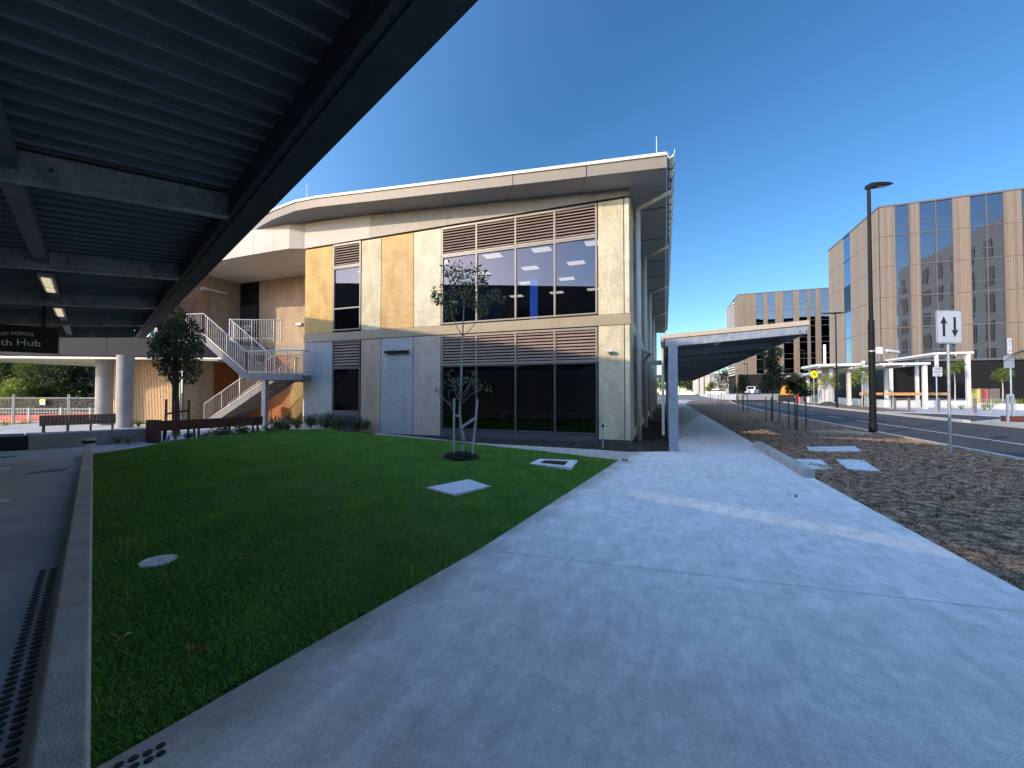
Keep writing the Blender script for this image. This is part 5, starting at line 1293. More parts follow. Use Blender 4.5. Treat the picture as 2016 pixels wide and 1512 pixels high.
q = [G(u, v, z2) for u, v in ((1043, 912), (1062, 903), (1137, 906), (1124, 920))]; cq = sum(q, Vector()) / 4
qi = [cq + (p - cq) * .62 for p in q]
m = MB()
for i in range(4):
    j = (i + 1) % 4; m.add([(q[i].x, q[i].y, z2), (q[j].x, q[j].y, z2), (qi[j].x, qi[j].y, z2), (qi[i].x, qi[i].y, z2), (q[i].x, q[i].y, z2 - .1), (q[j].x, q[j].y, z2 - .1), (qi[j].x, qi[j].y, z2 - .1), (qi[i].x, qi[i].y, z2 - .1)],
                           [(0, 1, 2, 3), (0, 4, 5, 1), (3, 2, 6, 7)])
m.build("surround", M['lid'], t_)
m = MB()
for i in range(14):
    f = (i + .5) / 14; a = qi[0].lerp(qi[3], f); b = qi[1].lerp(qi[2], f); m.bar((a.x, a.y, z2 - .01), (b.x, b.y, z2 - .01), .012, .02)
m.build("grate", M['rustgrate'], t_)
MB().poly([(p.x, p.y) for p in qi], z2 - .08, z2 - .05).build("sump", mat("rusty sump", (0.08, .03, .02), None, 5, .9), t_)
z3 = float(lawn_z(np.array([lid_c[2][0]]), np.array([lid_c[2][1]]))[0]) + .012
tag(MB().lathe((lid_c[2][0], lid_c[2][1], z3 - .06), [(.145, 0), (.145, .055), (.138, .06), (.120, .06), (.118, .056), (.0, .056)], 36).build("round_lid", M['lid']), "small round pale lid sunk in the grass at the left", "pit lid")
slab_from_px([(1587, 879), (1683, 878), (1697, 888), (1594, 888)], -.005, .05, "paving_slab", M['lid'], "tan concrete slab lying in the mulch, farthest of the three", "slab")
slab_from_px([(1567, 903), (1617, 905), (1640, 923), (1590, 922)], .0, .05, "service_lid", M['lid'], "pale square service lid in the mulch next to the kerb block", "slab")
slab_from_px([(1646, 904), (1699, 905), (1731, 926), (1667, 924)], .0, .05, "service_lid", M['lid'], "pale square service lid in the mulch, right one of the pair", "slab")
# kerb block
kb0 = G(1484, 879, 0); kb1 = G(1582, 940, 0); d = (kb1 - kb0).normalized(); s2 = Vector((-d.y, d.x, 0)); s2 = s2 if s2.x > 0 else -s2
prof = [(0, 0), (0.01, .15), (.025, .165), (.165, .165), (.18, .15), (.19, -.05), (0, -.05)]
m = MB(); m.prism(prof, lambda p: kb0 + s2 * p[0] + Vector((0, 0, p[1])), lambda p: kb1 + s2 * p[0] + Vector((0, 0, p[1])))
tag(m.build("kerb_block", M['kerb'], bevel=.008), "low concrete kerb block along the right edge of the footpath", "kerb")
# sand heap near lamp
m = MB(); sc_ = G(1655, 850, 0); vs = []; fs = []
rg = 10; cg = 22
for i in range(rg + 1):
    for j in range(cg):
        r = i / rg; an = 2 * math.pi * j / cg
        vs.append((sc_.x + 1.15 * r * math.cos(an), sc_.y + .9 * r * math.sin(an), -.04 + .10 * (1 - r ** 2) + rnd.uniform(-.012, .012)))
for i in range(rg):
    for j in range(cg): fs.append((i * cg + j, i * cg + (j + 1) % cg, (i + 1) * cg + (j + 1) % cg, (i + 1) * cg + j))
m.add(vs, fs); tag(m.build("sand_heap", M['sand'], smooth=True), "low spread of orange sand in the mulch beside the lamp post", "sand", kind="stuff")
# tap post near facade
tp = G(1187, 882, 0)
t_ = thing("marker_post", "short grey marker post in the bed by the corner pilaster", "post", tp)
MB().tube([tp, tp + Vector((0, 0, .62))], .022, 8).build("post", M['galv'], t_); MB().box(tp.x - .03, tp.x + .03, tp.y - .03, tp.y + .03, .60, .68).build("cap", M['black'], t_)
bkk = G(178, 880, .145)
t_ = thing("paint_bucket", "small white bucket standing on the far end of the kerb wall", "bucket", bkk + Vector((-.1, .0, 0)))
c_ = (bkk.x - .08, bkk.y + .0, .148)
MB().lathe(c_, [(.11, 0), (.135, .20), (.145, .20), (.145, .225), (.13, .225), (.12, .02), (0.0, .02)], 20).build("bucket_body", M['white'], t_)
MB().lathe(c_, [(.1242, .09), (.1345, .17)], 20).build("bucket_label", M['sign_black'], t_)
# precast seat wall with bench on top
q0, q1 = Vector((-16.71, 5.92, 0)), Vector((-15.99, 8.35, 0)); d = (q1 - q0).normalized(); s2 = Vector((-d.y, d.x, 0)); s2 = s2 if s2.x < 0 else -s2
t_ = thing("seat_wall", "low grey concrete seat wall at the far left of the courtyard", "wall", q0)
q00 = q0 - d * .0
MB().poly([q00[:2], q1[:2], (q1 + s2 * .5)[:2], (q00 + s2 * 1.0)[:2]], -.05, .40).build("wall_block", M['concrete_column'], t_, bevel=.01)
MB().poly([(q0 - d * .02 + s2 * .02)[:2], (q0 - d * .02 + s2 * 1.4)[:2], (q0 - d * 2.6 + s2 * 2.6)[:2], (q0 - d * 2.6 + s2 * 1.2)[:2]], -.05, .37).build("wall_block", M['slab_band'], t_, bevel=.01)
def bench(a, b, zb, seat_h, back_h, depth_dir, mat_, label, nslat, lean=.12, back_front=False, legs=4, legm=None):
    a = Vector((a[0], a[1], zb)); b = Vector((b[0], b[1], zb)); d = (b - a).normalized(); dd = Vector(depth_dir).normalized()
    t_ = thing("bench", label, "bench", a); up = Vector((0, 0, 1)); L = (b - a).length
    for i in range(legs):
        p = a + d * (L * (i + .15) / (legs - .7)); MB().bar(p + dd * .05, p + dd * .05 + up * seat_h, .06, .05, d).bar(p + dd * .40, p + dd * .40 + up * seat_h, .06, .05, d).build("leg", legm or mat_, t_)
    se_ = MB()
    for i in range(4): p = a + dd * (.06 + i * .12) + up * (seat_h + .02); se_.bar(p, p + d * L, .1, .04)
    se_.build("seat", mat_, t_)
    bk = MB(); w = L / nslat
    for i in range(nslat):
        p = a + d * (w * (i + .5)) + up * (seat_h - .06); q = p + up * back_h - dd * lean; bk.bar(p, q, .03, w * .94, d)
    bk.build("backrest", mat_, t_)
    return t_
wa, wb_ = PZ(77, 850, 13.0), PZ(228, 837, 14.2)
bench((wa.x, wa.y), (wb_.x, wb_.y), .28, .30, .34, (-.9, .4, 0), mat("grey brown slats", (0.34, .22, .17), (.26, .17, .13), 4, .6), "brown slatted bench behind the low concrete seat wall", 22, lean=.04)
b0, b1 = G(313, 871, 0), G(516, 855, 0)
t_ = bench((b0.x, b0.y), (b1.x, b1.y), 0, .42, .33, (-.98, .2, 0), M['timber_red'], "long dark red slatted bench at the back edge of the lawn", 26, lean=.05, legs=4, legm=M['black'])
MB().box(b0.x - .4, b0.x + .08, b0.y - .16, b0.y + .02, 0, .72).build("end_panel", M['timber_red'], t_, bevel=.01)
struct(MB().bar((-15.2, 8.35, .0), (-14.55, 12.3, .0), .16, .08).build("lawn_edge", M['kerb']))

# shrubs along the top edge of the lawn
def shrub(c, h, label, seed, matl=M['leaf_sap'], flowers=0, group="low shrubs along the back edge of the lawn", n=9, nl=60, name="shrub"):
    r = random.Random(seed); t_ = thing(name, label, "plant", c, group)
    m = MB(); tips = []
    for i in range(n):
        an = r.uniform(0, 6.28); l = h * r.uniform(.6, 1.0); q = Vector(c) + Vector((math.cos(an) * h * .45, math.sin(an) * h * .45, l)); m.tube([c, Vector(c).lerp(q, .5) + Vector((0, 0, .03)), q], [.008, .006, .004], 4); tips.append(q)
    m.build("stem", M['bark_d'], t_)
    cs = tips + [Vector(c).lerp(q, .6) for q in tips]
    leaf_cloud(cs, [h * .22] * len(cs), nl // 6, h * .22, t_, matl, "foliage", seed)
    if flowers:
        f = MB()
        for q in tips[:flowers]:
            for _ in range(5): p = q + Vector((r.uniform(-.05, .05), r.uniform(-.05, .05), r.uniform(.0, .06))); f.lathe(p, [(.004, 0), (.022, .012), (.004, .02)], 6)
        f.build("flower", M['flower'], t_)
    return t_
spx = [(372, 866, 15), (400, 868, 16), (430, 868, 34), (452, 866, 22), (478, 864, 30), (505, 862, 18), (530, 860, 22), (555, 858, 42), (585, 856, 24), (612, 854, 30), (640, 853, 34), (668, 851, 32), (694, 850, 30), (716, 850, 22)]
for i, (u, v, hp) in enumerate(spx):
    if u < 560: p = G(u, v - 1, 0.02)
    else: p = PY(u, v, 13.1 if u > 600 else 12.6); p.z = .08
    dd = math.hypot(p.x, p.y); h = .78 * hp / 800 * (p.dot(Vector(_F)))
    fl = 4 if u in (430, 555) else 0
    shrub((p.x, p.y, p.z), h, {430: "leafy flowering shrub in front of the red bench", 555: "tallest white-flowered shrub at the back of the lawn beside the stair column"}.get(u, "low dark leafy shrub in the row along the back edge of the lawn"), 50 + i, M['leaf_sap'], fl, n=10, nl=160)
# strap-leaf tufts
def tuft(c, h, n, w, matl, label, seed, group=None, spread=.8, name="grass_tuft"):
    r = np.random.RandomState(seed); V = []; F = []
    for i in range(n):
        an = r.uniform(0, 6.28); l = h * r.uniform(.6, 1.1); d = np.array([math.cos(an), math.sin(an), 0]); s = np.array([-d[1], d[0], 0]) * w / 2; sp = spread * r.uniform(.3, 1)
        p = np.array(c) + d * .02; k = len(V)
        for f in (0, .5, 1.0):
            q = p + d * l * sp * f ** 1.5 + np.array([0, 0, l * (f - .35 * sp * f * f)]); ww = (1 - f * .95)
            V.append(q - s * ww); V.append(q + s * ww)
        F += [(k, k + 1, k + 3, k + 2), (k + 2, k + 3, k + 5, k + 4)]
    m = MB(); m.v = [tuple(v) for v in V]; m.f = F
    return tag(m.build(name, matl, flip=False), label, "plant", group)
for i, (u, v) in enumerate(((232, 872), (252, 873), (330, 866), (240, 870), (345, 864))):
    p = G(u, v, 0.02); tuft((p.x, p.y, 0.0), .38, 22, .02, M['leaf_sap'], "strap-leaved tuft at the far left corner of the lawn", 80 + i, "strap-leaved tufts by the lawn corner", .9)
for i, (u, v, h) in enumerate(((1000, 868, .18), (1030, 867, .15), (1140, 880, .17), (1215, 884, .2), (1238, 886, .16), (1260, 889, .14), (1135, 876, .13))):
    p = G(u, v, -.02); tuft(p, h, 16, .012, M['leaf_sap'], "small green plant in the dark bed at the foot of the building", 100 + i, "small plants in the bed at the building foot")
# weeds in mulch
rw = random.Random(5)
for i in range(150):
    y = 2.8 + 24 * rw.random() ** 1.4; x = rw.uniform(2.9, 7.7)
    tuft((x, y, -.03), rw.uniform(.07, .20), rw.randint(7, 16), .010, M['leaf_m'] if i % 3 else M['leaf_sap'], "small weedy seedling growing in the straw mulch", 200 + i, "seedlings in the straw mulch", 1.1, "seedling")
for i, (u, v, h) in enumerate(((385, 965, .13), (405, 975, .15), (395, 990, .14), (770, 895, .12), (770, 1060, .10), (1030, 940, .09), (440, 950, .15), (455, 955, .14))):
    p = G(u, v, .06); tuft(p, h, 9, .007, M['grass'], "tall pale weed standing above the mown grass", 400 + i, "tall weeds in the lawn", .9, "lawn_weed")
# fallen leaves
def dead_leaf(u, v, z, size, mat_, label, seed, group=None):
    r = random.Random(seed); c = G(u, v, z); m = MB()
    n = 7; pts = []
    a0 = r.uniform(0, 6.28)
    for k in range(3):
        a = a0 + k * 2.0; L = size * r.uniform(.6, 1); w = L * .3
        d = Vector((math.cos(a), math.sin(a), 0)); s = Vector((-d.y, d.x, 0)); c2 = c + d * size * .1
        m.add([c2, c2 + d * L * .5 + s * w * .5 + Vector((0, 0, r.uniform(.005, .03))), c2 + d * L + Vector((0, 0, r.uniform(0, .03))), c2 + d * L * .5 - s * w * .5 + Vector((0, 0, r.uniform(.005, .02)))], [(0, 1, 2, 3)])
    return tag(m.build("fallen_leaf", mat_, flip=False), label, "leaf", group)
dead_leaf(375, 1283, .075, .10, M['dead'], "curled red-brown leaf lying in the near grass", 1)
dead_leaf(487, 1100, .085, .09, M['dead'], "brown leaf on the grass right of the round lid", 2)
dead_leaf(240, 1028, .08, .10, M['dead'], "brown leaf on the grass close to the kerb wall", 3)
dead_leaf(238, 1256, .075, .08, M['dead_p'], "bleached white leaf in the grass beside the kerb wall", 4)
dead_leaf(645, 1240, .04, .07, M['dead'], "small brown leaf at the lawn edge by the footpath", 5)
dead_leaf(1562, 977, .008, .11, M['black'], "dark dry leaf lying on the footpath", 6)
dead_leaf(70, 1205, .0, .07, M['dead_p'], "pale scrap of leaf on the studs beside the kerb wall", 7)

# tactile studs (individual)
stud_me = MB().lathe((0, 0, 0), [(.025, 0), (.024, .004), (.018, .006), (0.0, .006)], 18)
stud0 = stud_me.build("tactile_stud", M['stud'], smooth=False)
tag(stud0, "round black tactile stud in the double row beside the kerb wall", "tactile stud", "studs beside the kerb wall")
sp0 = G(60, 1512, -.012)
base_pt = kerb0 + km * .20
cnt = 0; first = True
for row in range(2):
    for i in range(54):
        p = kerb0 + km * (.245 + row * .064) + kd * (-.28 + i * .068 + row * .0)
        p.z = -.0115
        o = stud0 if first else stud0.copy()
        if not first: C.objects.link(o)
        first = False; o.location = p
for u, v in ((317, 1469), (291, 1483), (263, 1494), (234, 1507), (317, 1484), (293, 1497), (265, 1509)):
    p = G(u, v); p.z = .0005
    o = stud0.copy(); C.objects.link(o); o.location = p; o.scale = (.72, .72, 1); o["label"] = "round black tactile stud on the footpath at the near tip of the lawn"; o["group"] = "studs on the footpath at the lawn tip"
for u, v in ((1226, 903.5), (1232, 904)):
    a = G(u, v, .005); b = G(u + 3, v + 4.5, .005); tag(MB().bar(a, b, .03, .01).build("drain_slot", M['black']), "short black slot mark in the path at the far tip of the lawn", "slot", "slot marks in the path")
# dark drain grate + pale plate in courtyard paving
slab_from_px([(45, 932), (100, 923), (135, 921), (130, 926), (60, 933)], -.006, .02, "drain_grate", M['black'], "long dark drain grate in the courtyard paving near the kerb wall", "drain", 0)
slab_from_px([(0, 984), (14, 981), (22, 983), (12, 988), (0, 989)], -.005, .02, "floor_plate", M['lid'], "pale floor plate in the courtyard paving at the left edge, nearer one", "plate", 0)
slab_from_px([(0, 922), (20, 920), (24, 921), (0, 924)], -.005, .02, "floor_plate", M['lid'], "pale floor plate in the courtyard paving at the left edge, farther one", "plate", 0)
slab_from_px([(0, 899), (28, 897), (32, 899), (0, 902)], -.005, .02, "drain_grate", M['black'], "short dark drain grate in the courtyard paving at the left edge", "drain", 0)

# ================================================================== FAR LEFT: fences and trees
def gz(x, y): return terrain(x, y)
t_fence = []
def mesh_fence(u0, u1, v_top, s, label, posts=True):
    a = PZ(u0, 800, s); b = PZ(u1, 800, s); za = gz(a.x, a.y); zt_ = PZ(u0, v_top, s).z
    t_ = thing("mesh_fence", label, "fence", (a.x, a.y, za))
    d = (b - a); d.z = 0; L = d.length; d.normalize()
    fr = MB(); fr.tube([(a.x, a.y, zt_), (b.x, b.y, zt_)], .03, 8); fr.tube([(a.x, a.y, za + .15), (b.x, b.y, za + .15)], .03, 8)
    for p in (a, b): fr.tube([(p.x, p.y, za - .02), (p.x, p.y, zt_ + .28)], .045, 8)
    fr.build("frame", M['stake'], t_)
    m = MB(); st_ = .16; H = zt_ - za - .15; k = -int(H / st_)
    w = .006
    n = int(L / st_)
    for i in range(k, n):
        for sg_ in (1, -1):
            x0 = i * st_; x1 = x0 + H
            c0 = max(0, x0); c1 = min(L, x1)
            if c1 <= c0: continue
            z0, z1 = c0 - x0, c1 - x0
            if sg_ < 0: z0, z1 = H - z0, H - z1
            pa = a + d * c0; pb = a + d * c1
            m.bar((pa.x, pa.y, za + .15 + z0), (pb.x, pb.y, za + .15 + z1), w, w)
    m.build("wire_mesh", M['galv_dark'], t_)
    return t_
mesh_fence(-40, 25, 783.5, 33, "temporary mesh fence panel at the far left edge")
mf = mesh_fence(28, 134, 783.5, 33, "temporary mesh fence panel carrying the yellow and white notice")
mesh_fence(137, 260, 783.5, 33, "temporary mesh fence panel next to the concrete columns")
c = PZ(84, 791, 32.9); t_ = thing("fence_notice", "yellow and white notice fixed to the mesh fence", "sign", c)
MB().box(c.x - .42, c.x + .42, c.y - .02, c.y, c.z - .0, c.z + .2).build("yellow_panel", M['sign_yellow'], t_); MB().box(c.x - .42, c.x + .42, c.y - .02, c.y, c.z - .24, c.z - .01).build("white_panel", M['white'], t_)
# orange clamp feet
for u in (26, 135):
    p = PZ(u, 835, 32.6); z_ = gz(p.x, p.y); tag(MB().box(p.x - .35, p.x + .35, p.y - .2, p.y + .2, z_ - .02, z_ + .12).build("orange_block", M['orange'], bevel=.02), "orange block holding the mesh fence posts, %s" % ("left one" if u < 50 else "right one behind the bench"), "fence foot")
# white picket fence
s_ = 36; a = PZ(-40, 800, s_); b = PZ(230, 800, s_); z_ = gz(a.x, a.y) - .02; zt_ = PZ(100, 805, s_).z
t_ = thing("picket_fence", "low white picket fence behind the mesh fence", "fence", (a.x, a.y, z_))
d = (b - a); d.z = 0; L = d.length; d.normalize(); m = MB(); pm_ = MB()
i = 0
while i * .26 < L:
    p = a + d * (i * .26); m.box(p.x - .013, p.x + .013, p.y - .013, p.y + .013, z_, zt_); i += 1
m.bar((a.x, a.y, zt_), (b.x, b.y, zt_), .04, .05); m.bar((a.x, a.y, z_ + .2), (b.x, b.y, z_ + .2), .04, .05); m.bar((a.x, a.y, zt_ - .3), (b.x, b.y, zt_ - .3), .03, .03)
m.build("pickets", M['white'], t_)
for u in (-20, 58, 121, 179): p = PZ(u, 800, s_ - .05); MB().box(p.x - .07, p.x + .07, p.y - .07, p.y + .07, z_, zt_ + .12).build("post", M['white'], t_)
# red mesh barrier
s_ = 37.5; a = PZ(-40, 800, s_); b = PZ(230, 800, s_)
tag(MB().add([(a.x, a.y, z_), (b.x, b.y, z_), (b.x, b.y, PZ(230, 812, s_).z), (a.lerp(b, .5).x, a.lerp(b, .5).y, PZ(100, 816, s_).z), (a.x, a.y, PZ(0, 819, s_).z)], [(0, 1, 2, 3, 4)]).build("barrier_mesh", M['redmesh']), "red plastic barrier mesh strung behind the white pickets", "barrier")
cb = PZ(30, 812, 42)
t_ = thing("parked_car", "silver car half hidden behind the red barrier mesh", "car", (cb.x, cb.y, gz(cb.x, cb.y)))
def car(t_, c, hd, matb, L=4.3, Wd=1.8, H=1.5):
    c = Vector(c); h = Vector((math.cos(hd), math.sin(hd), 0)); s = Vector((-h.y, h.x, 0))
    prof = [(-L / 2, .35), (-L / 2 + .02, .75), (-L / 2 + .35, .98), (-L / 2 + .75, 1.02), (-L * .22, H - .06), (-L * .05, H), (L * .14, H - .04), (L * .29, 1.0), (L * .42, .88), (L / 2 - .03, .7), (L / 2, .35), (L / 2 - .25, .22), (-L / 2 + .25, .22)]
    f = lambda p, k: tuple(c + h * p[0] + s * k * (Wd / 2 * (1 if p[1] < 1.03 else .82)) + Vector((0, 0, p[1])))
    b = MB(); b.prism(prof, lambda p: f(p, -1), lambda p: f(p, 1)); b.build("body", matb, t_, bevel=.05)
    gl = MB()
    gp = [(-L / 2 + .85, 1.05), (-L * .22 + .02, H - .1), (L * .13, H - .1), (L * .27, 1.05)]
    for k in (-1, 1):
        gl.add([tuple(c + h * p[0] + s * k * (Wd / 2 * (.985 if p[1] < 1.1 else .83) + .012) + Vector((0, 0, p[1]))) for p in gp], [(0, 1, 2, 3)])
    gl.add([tuple(c + h * x + s * k + Vector((0, 0, z))) for x, k, z in ((-L / 2 + .68, -.68, 1.06), (-L / 2 + .68, .68, 1.06), (-L * .23 - .03, .6, H - .1), (-L * .23 - .03, -.6, H - .1))], [(0, 1, 2, 3)])
    gl.build("window", M['black'], t_)
    for x in (-L * .31, L * .31):
        for k in (-1, 1):
            p = c + h * x + s * k * (Wd / 2 - .1) + Vector((0, 0, .32)); w = MB().tube([p - s * .11, p + s * .11], .32, 18).build("wheel", M['tyre'], t_)
            MB().tube([p + s * k * .112, p + s * k * .12], .19, 14).build("rim", M['galv'], w)
    for k in (-1, 1):
        MB().bar(c - h * (L / 2 + .005) + s * k * .68 + Vector((0, 0, .82)), c - h * (L / 2 - .02) + s * k * .68 + Vector((0, 0, .82)), .3, .16).build("tail_light", M['red'], t_)
    MB().bar(c - h * (L / 2 + .01) + Vector((0, 0, .62)), c - h * (L / 2 - .02) + Vector((0, 0, .62)), .5, .13).build("number_plate", M['white'], t_)
car(t_, (cb.x, cb.y, gz(cb.x, cb.y)), .3, M['carwhite'])
wc = PZ(1482, 776, 84)
t_ = thing("parked_car", "white car seen from behind at the end of the road", "car", (wc.x, wc.y, wc.z)); car(t_, wc, math.radians(62), M['carwhite'], H=1.62)
wc2 = PZ(1410, 779, 95)
t_ = thing("parked_car", "small pale car beyond the street saplings, left of the white car", "car", (wc2.x, wc2.y, wc2.z)); car(t_, wc2, math.radians(165), M['carwhite'])
struct(MB().poly([(PZ(1440, 777, 84).x, PZ(1440, 777, 84).y - 6), (PZ(1540, 777, 84).x, PZ(1540, 777, 84).y - 4), (PZ(1540, 777, 96).x + 3, PZ(1540, 777, 96).y + 6), (PZ(1380, 777, 96).x, PZ(1380, 777, 96).y + 4)], .1, wc.z - .005).build("far_forecourt", M['paving']))

def big_tree(x, y, h, crown_r, label, seed, matl, z0=-1.2, n=26, leaf=.35, nper=420, group="trees beyond the fences", low=.15):
    t_ = thing("broad_tree", label, "tree", (x, y, z0), group); r = random.Random(seed)
    m = MB(); m.tube([(x, y, z0 - .2), (x + .1, y, z0 + h * .35), (x - .1, y, z0 + h * .75)], [h * .035, h * .026, h * .01], 8)
    cen = []; rad = []
    for i in range(n):
        an = r.uniform(0, 6.28); f = r.uniform(low, 1); rr = crown_r * math.sqrt(max(0.05, 1 - (2 * f - 1) ** 2 * .8)) * r.uniform(.3, 1)
        p = (x + math.cos(an) * rr, y + math.sin(an) * rr, z0 + h * f); cen.append(p); rad.append(crown_r * r.uniform(.18, .36))
        if i % 3 == 0: m.tube([(x, y, z0 + h * f * .5), ((x + p[0]) / 2, (y + p[1]) / 2, z0 + h * f * .8), p], [h * .012, h * .008, .02], 5)
    m.build("trunk", M['bark_d'], t_)
    leaf_cloud(cen, rad, nper, leaf, t_, matl, "crown", seed, flat=.8)
k = 0
for (u, s, h, cr, kind) in ((-30, 44, 9, 4.5, 'leaf_m'), (20, 40, 3.6, 2.6, 'leaf_y'), (70, 48, 9.5, 5, 'leaf_dark'), (95, 41.5, 3.8, 2.4, 'leaf_m'), (118, 44, 8, 4.0, 'leaf_m'), (150, 47, 9.5, 4.5, 'leaf_dark'), (185, 44, 7.5, 3.8, 'leaf_dark'), (232, 50, 9, 4.5, 'leaf_dark'), (60, 56, 12, 5.5, 'leaf_m'), (140, 60, 12, 5.5, 'leaf_m'), (0, 58, 12, 6, 'leaf_m'), (35, 47, 8, 4, 'leaf_dark')):
    p = PZ(u, 790, s); k += 1
    big_tree(p.x, p.y, h, cr, {'leaf_dark': "dark dense tree beyond the fences, seen under the canopy", 'leaf_m': "mid green leafy tree beyond the fences, seen under the canopy", 'leaf_y': "yellow-green sunlit tree behind the mesh fence"}[kind], 300 + k, M[kind], low=.1)
for i, (u, v, s, hp) in enumerate(((12, 826, 31, .9), (45, 826, 31, .8), (56, 827, 31, .9), (70, 830, 28, .5), (150, 838, 24, .5), (95, 842, 22, .4), (120, 838, 24, .4), (190, 838, 24, .5), (272, 842, 19, .35))):
    p = PZ(u, v, s); z_ = gz(p.x, p.y) if p.x < -24 else 0; tuft((p.x, p.y, z_), hp * 1.1, 60, .04, M['leaf_y'], "yellow-green spiky clump near the left fence", 500 + i, "yellow-green clumps near the left fence", .9, "spiky_plant")
for i, u in enumerate((1328, 1338, 1352, 1362, 1300, 1286)):
    p = PZ(u, 775, 170 + i * 8); p.z = 1.0
    big_tree(p.x, p.y, 9.5 - (i % 3) * 1.5, 3.4, "distant tree beyond the end of the footpath", 340 + i, M['leaf_m'], z0=1.0, n=16, leaf=.8, nper=120, group="distant trees beyond the footpath", low=.35)
p = PZ(1345, 783, 110)
tag(MB().box(p.x - 6, p.x + 3, p.y, p.y + .4, .8, 1.7).build("boundary_wall", M['cream_metal']), "low cream wall far away past the end of the footpath", "wall")

# ================================================================== FAR RIGHT forecourt things
for i, (u, v, s) in enumerate(((1762, 806, 38), (1790, 808, 36.5), (1848, 809, 35.3), (1920, 812, 32.5))):
    p = PZ(u, v, s); p.z = -.06
    tag(MB().lathe(p, [(.09, 0), (.09, 1.15), (.07, 1.18), (0, 1.18)], 12).build("bollard", M['steel_post']), ("leftmost of the four bollards across the road", "second bollard from the left across the road", "bollard beside the ONE WAY sign", "rightmost bollard, before the yellow flowering bed")[i], "bollard", "bollards on the far pavement")
def barrier(u0, u1, s, label):
    a = PZ(u0, 800, s); b = PZ(u1, 800, s); a.z = b.z = -.06; t_ = thing("crowd_barrier", label, "barrier", a, "crowd barriers on the far pavement")
    up = Vector((0, 0, 1)); m = MB(); m.tube([a, a + up * 1.05, b + up * 1.05, b], .022, 6); m.tube([a + up * .3, b + up * .3], .018, 6)
    m.build("frame", M['galv'], t_)
    m = MB(); n = int((b - a).length / .16)
    for i in range(1, n): p = a.lerp(b, i / n); m.tube([p + up * .3, p + up * 1.05], .008, 4)
    m.build("bars", M['galv'], t_)
for i, (u0, u1, s) in enumerate(((1752, 1785, 39), (1788, 1822, 38.5), (1822, 1860, 38), (1864, 1905, 37), (1908, 1950, 36), (1952, 2000, 35))):
    barrier(u0, u1, s, ("leftmost", "second", "third", "fourth", "fifth", "rightmost")[i] + " crowd barrier in the row before the planter walls")
# planter walls
pw1 = [PZ(1655, 790, 56), PZ(1760, 800, 43), PZ(1840, 800, 43)]
for (u0, s0, u1, s1, z, lab) in ((1652, 62, 1745, 45, .8, "white planter wall under the lower pergola"), (1745, 45, 1905, 43.5, .75, "long white planter wall behind the bollards"), (1925, 42, 2060, 36, .55, "pale planter wall beneath the yellow shrubs at the right")):
    a = PZ(u0, 800, s0); b = PZ(u1, 800, s1)
    tag(MB().bar((a.x, a.y, z / 2 - .05), (b.x, b.y, z / 2 - .05), .4, z + .05).build("planter_wall", M['white'], bevel=.01), lab, "wall")
for i, (u0, u1, s, lab) in enumerate(((1696, 1735, 47, "orange timber bench under the lower pergola, left one"), (1748, 1822, 44, "long orange timber bench on the planter wall"), (1830, 1862, 46, "orange timber bench right of the pergola post"))):
    a = PZ(u0, 800, s); b = PZ(u1, 800, s); t_ = thing("timber_bench", lab, "bench", (a.x, a.y, .7)); zb_ = PZ(u0, 772, s).z
    MB().bar((a.x, a.y, zb_ - .2), (b.x, b.y, zb_ - .2), .5, .3).build("seat", M['orange_t'], t_)
    for f in (.1, .9): q = a.lerp(b, f); MB().box(q.x - .05, q.x + .05, q.y - .05, q.y + .05, .0, zb_ - .35).build("leg", M['black'], t_)
# orange water barrier and red post by the far corner
oc = PZ(1549, 783, 70)
t_ = thing("work_barrier", "big orange sheeted work barrier by the far pavement", "barrier", (oc.x, oc.y, 0))
m = MB(); zt_ = PZ(1549, 757, 70).z; z0_ = PZ(1549, 777, 70).z
m.prism([(-1.0, z0_), (-.55, zt_ - .1), (.35, zt_), (.7, zt_ - .8), (.8, z0_)], lambda p: (oc.x + p[0], oc.y - .5, p[1]), lambda p: (oc.x + p[0] * .9, oc.y + .5, p[1])); m.build("sheet", M['orange'], t_)
MB().box(oc.x - 1.1, oc.x + .9, oc.y - .6, oc.y + .6, -.06, z0_).build("base", M['tyre'], t_)
rp = PZ(1573, 783, 66); tag(MB().box(rp.x - .25, rp.x + .25, rp.y - .1, rp.y + .1, -.06, 1.9).build("red_panel", M['red'], bevel=.03), "small red upright panel behind the round-headed sapling", "panel")
# dark mulch heap, mast foot
hp_ = PZ(1630, 793, 50); vs = []; fs = []
m = MB()
for i in range(7):
    for j in range(16):
        r = i / 6; an = 2 * math.pi * j / 16; vs.append((hp_.x + 1.1 * r * math.cos(an), hp_.y + .8 * r * math.sin(an), -.02 + .5 * (1 - r * r) + rnd.uniform(-.03, .03)))
for i in range(6):
    for j in range(16): fs.append((i * 16 + j, i * 16 + (j + 1) % 16, (i + 1) * 16 + (j + 1) % 16, (i + 1) * 16 + j))
m.add(vs, fs); tag(m.build("soil_heap", M['dark_soil']), "small dark heap of soil at the foot of the white mast", "heap")
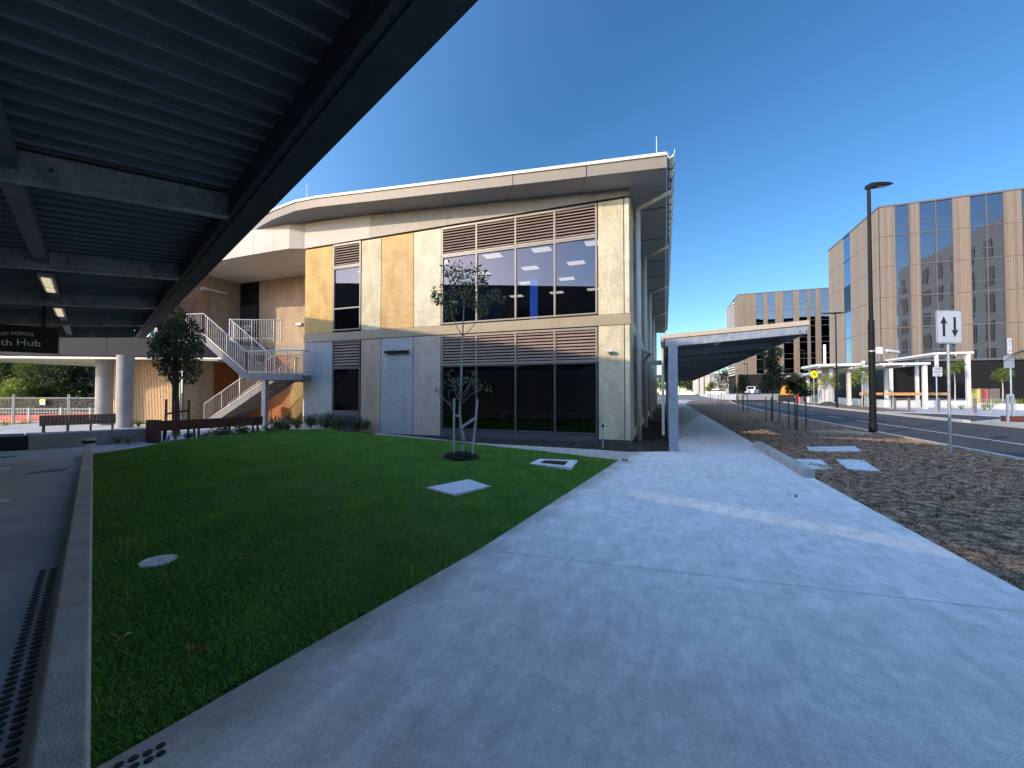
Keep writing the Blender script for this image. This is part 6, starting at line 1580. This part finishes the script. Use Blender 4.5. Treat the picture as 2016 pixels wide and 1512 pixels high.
# yellow shrubs, palms
for i, (u, v, s, h) in enumerate(((1950, 802, 38.5, 1.1), (1938, 802, 38, .9), (1968, 797, 40, 1.3), (1985, 795, 40, 1.4), (2000, 795, 40, 1.3), (2012, 793, 40, 1.4), (1893, 803, 39, .6), (1870, 803, 40, .6), (1955, 790, 43, 1.5))):
    p = PZ(u, v, s); tuft((p.x, p.y, -.05), h, 60, .06, M['leaf_y'], "yellow-green spiky shrub in the bed behind the right bollard", 600 + i, "yellow-green shrubs in the right bed", .9, "spiky_plant")
for (u, vt, vb, s, lab, lm) in ((1697, 722, 790, 46, "small yellow-leaved tree under the lower pergola", 'leaf_y'), (1880, 716, 795, 44, "slim small-headed tree between sign pole and pergola post", 'leaf_m'), (1974, 730, 795, 42, "small tree in front of the ground floor glazing, right", 'leaf_m'), (1634, 740, 790, 50, "thin leafy sapling beside the white mast", 'leaf_y'), (1597, 755, 788, 60, "small leafy sapling behind the yellow sign", 'leaf_y')):
    p = PZ(u, vb, s); zt_ = PZ(u, vt, s).z; t_ = thing("courtyard_tree", lab, "tree", (p.x, p.y, 0)); w = s / 800
    MB().tube([(p.x, p.y, 0), (p.x + .05, p.y, zt_ * .5), (p.x, p.y, zt_ * .9)], [.07, .05, .02], 6).build("trunk", M['stake'], t_)
    r = random.Random(u); cs = [(p.x + r.uniform(-14, 14) * w * (1 if lm == 'leaf_y' else .7), p.y + r.uniform(-.6, .6), zt_ * r.uniform(.62 if lm == 'leaf_y' else .8, 1)) for _ in range(14)]
    leaf_cloud(cs, [.35] * 14, 60, .22, t_, M[lm], "crown", u)
# palm fronds at right edge
pp = PZ(2040, 830, 16); t_ = thing("palm_tree", "palm with dark fronds reaching in at the right edge", "palm", (pp.x, pp.y, 0)); zt_ = PZ(2040, 690, 16).z
MB().tube([(pp.x, pp.y, 0), (pp.x, pp.y, zt_)], [.10, .07], 10).build("trunk", M['bark_d'], t_)
for k in range(11):
    an = k * 2 * math.pi / 11 + .25; m = MB(); d = Vector((math.cos(an), math.sin(an), 0)); s = Vector((-d.y, d.x, 0)); pts = []
    for i in range(9): f = i / 8; pts.append(Vector((pp.x, pp.y, zt_)) + d * .72 * f + Vector((0, 0, .42 * f - .75 * f * f)))
    m.tube(pts, .008, 4)
    for i in range(1, 9):
        for sg_ in (-1, 1):
            q = pts[i]; t2 = q + s * sg_ * .22 + d * .10 - Vector((0, 0, .12)); m.add([q - d * .012, q + d * .012, t2], [(0, 1, 2)])
    m.build("frond", M['leaf_dark'], t_, flip=False)
# rust steel bench with grey posts, right edge
rb_ = PZ(1987, 832, 21.6); t_ = thing("steel_planter", "rust-red steel trough with a tall grey end frame at the right edge", "planter", (rb_.x, rb_.y, 0))
MB().box(rb_.x, rb_.x + 2.6, rb_.y, rb_.y + .6, -.0, .33).build("trough", M['rust'], t_, bevel=.01)
zt_ = PZ(1987, 776, 21.6).z
MB().box(rb_.x - .06, rb_.x + .02, rb_.y, rb_.y + .1, .0, zt_).box(rb_.x + .15, rb_.x + .23, rb_.y + .02, rb_.y + .1, .331, zt_).box(rb_.x + .021, rb_.x + .149, rb_.y + .02, rb_.y + .1, zt_ - .1, zt_).build("end_frame", M['galv'], t_)
# recycling box
yb = PZ(1935, 790, 50); t_ = thing("kiosk_box", "yellow, red and grey box behind the yellow shrubs", "box", (yb.x, yb.y, 0)); za, zb = .9, PZ(1935, 765, 50).z
w = 50 / 800
for (u0, u1, mm) in ((1926, 1933, mat("faded yellow panel", (.55, .48, .15), None, 2, .6)), (1933, 1944, mat("faded red panel", (.45, .10, .09), None, 2, .6)), (1945, 1962, M['steel_post'])):
    x0, x1 = PZ(u0, 780, 50), PZ(u1, 780, 50); MB().box(x0.x, x1.x - .02, yb.y, yb.y + 1.2, -.06, zb).build("panel", mm, t_)
print("objects", len(bpy.data.objects))
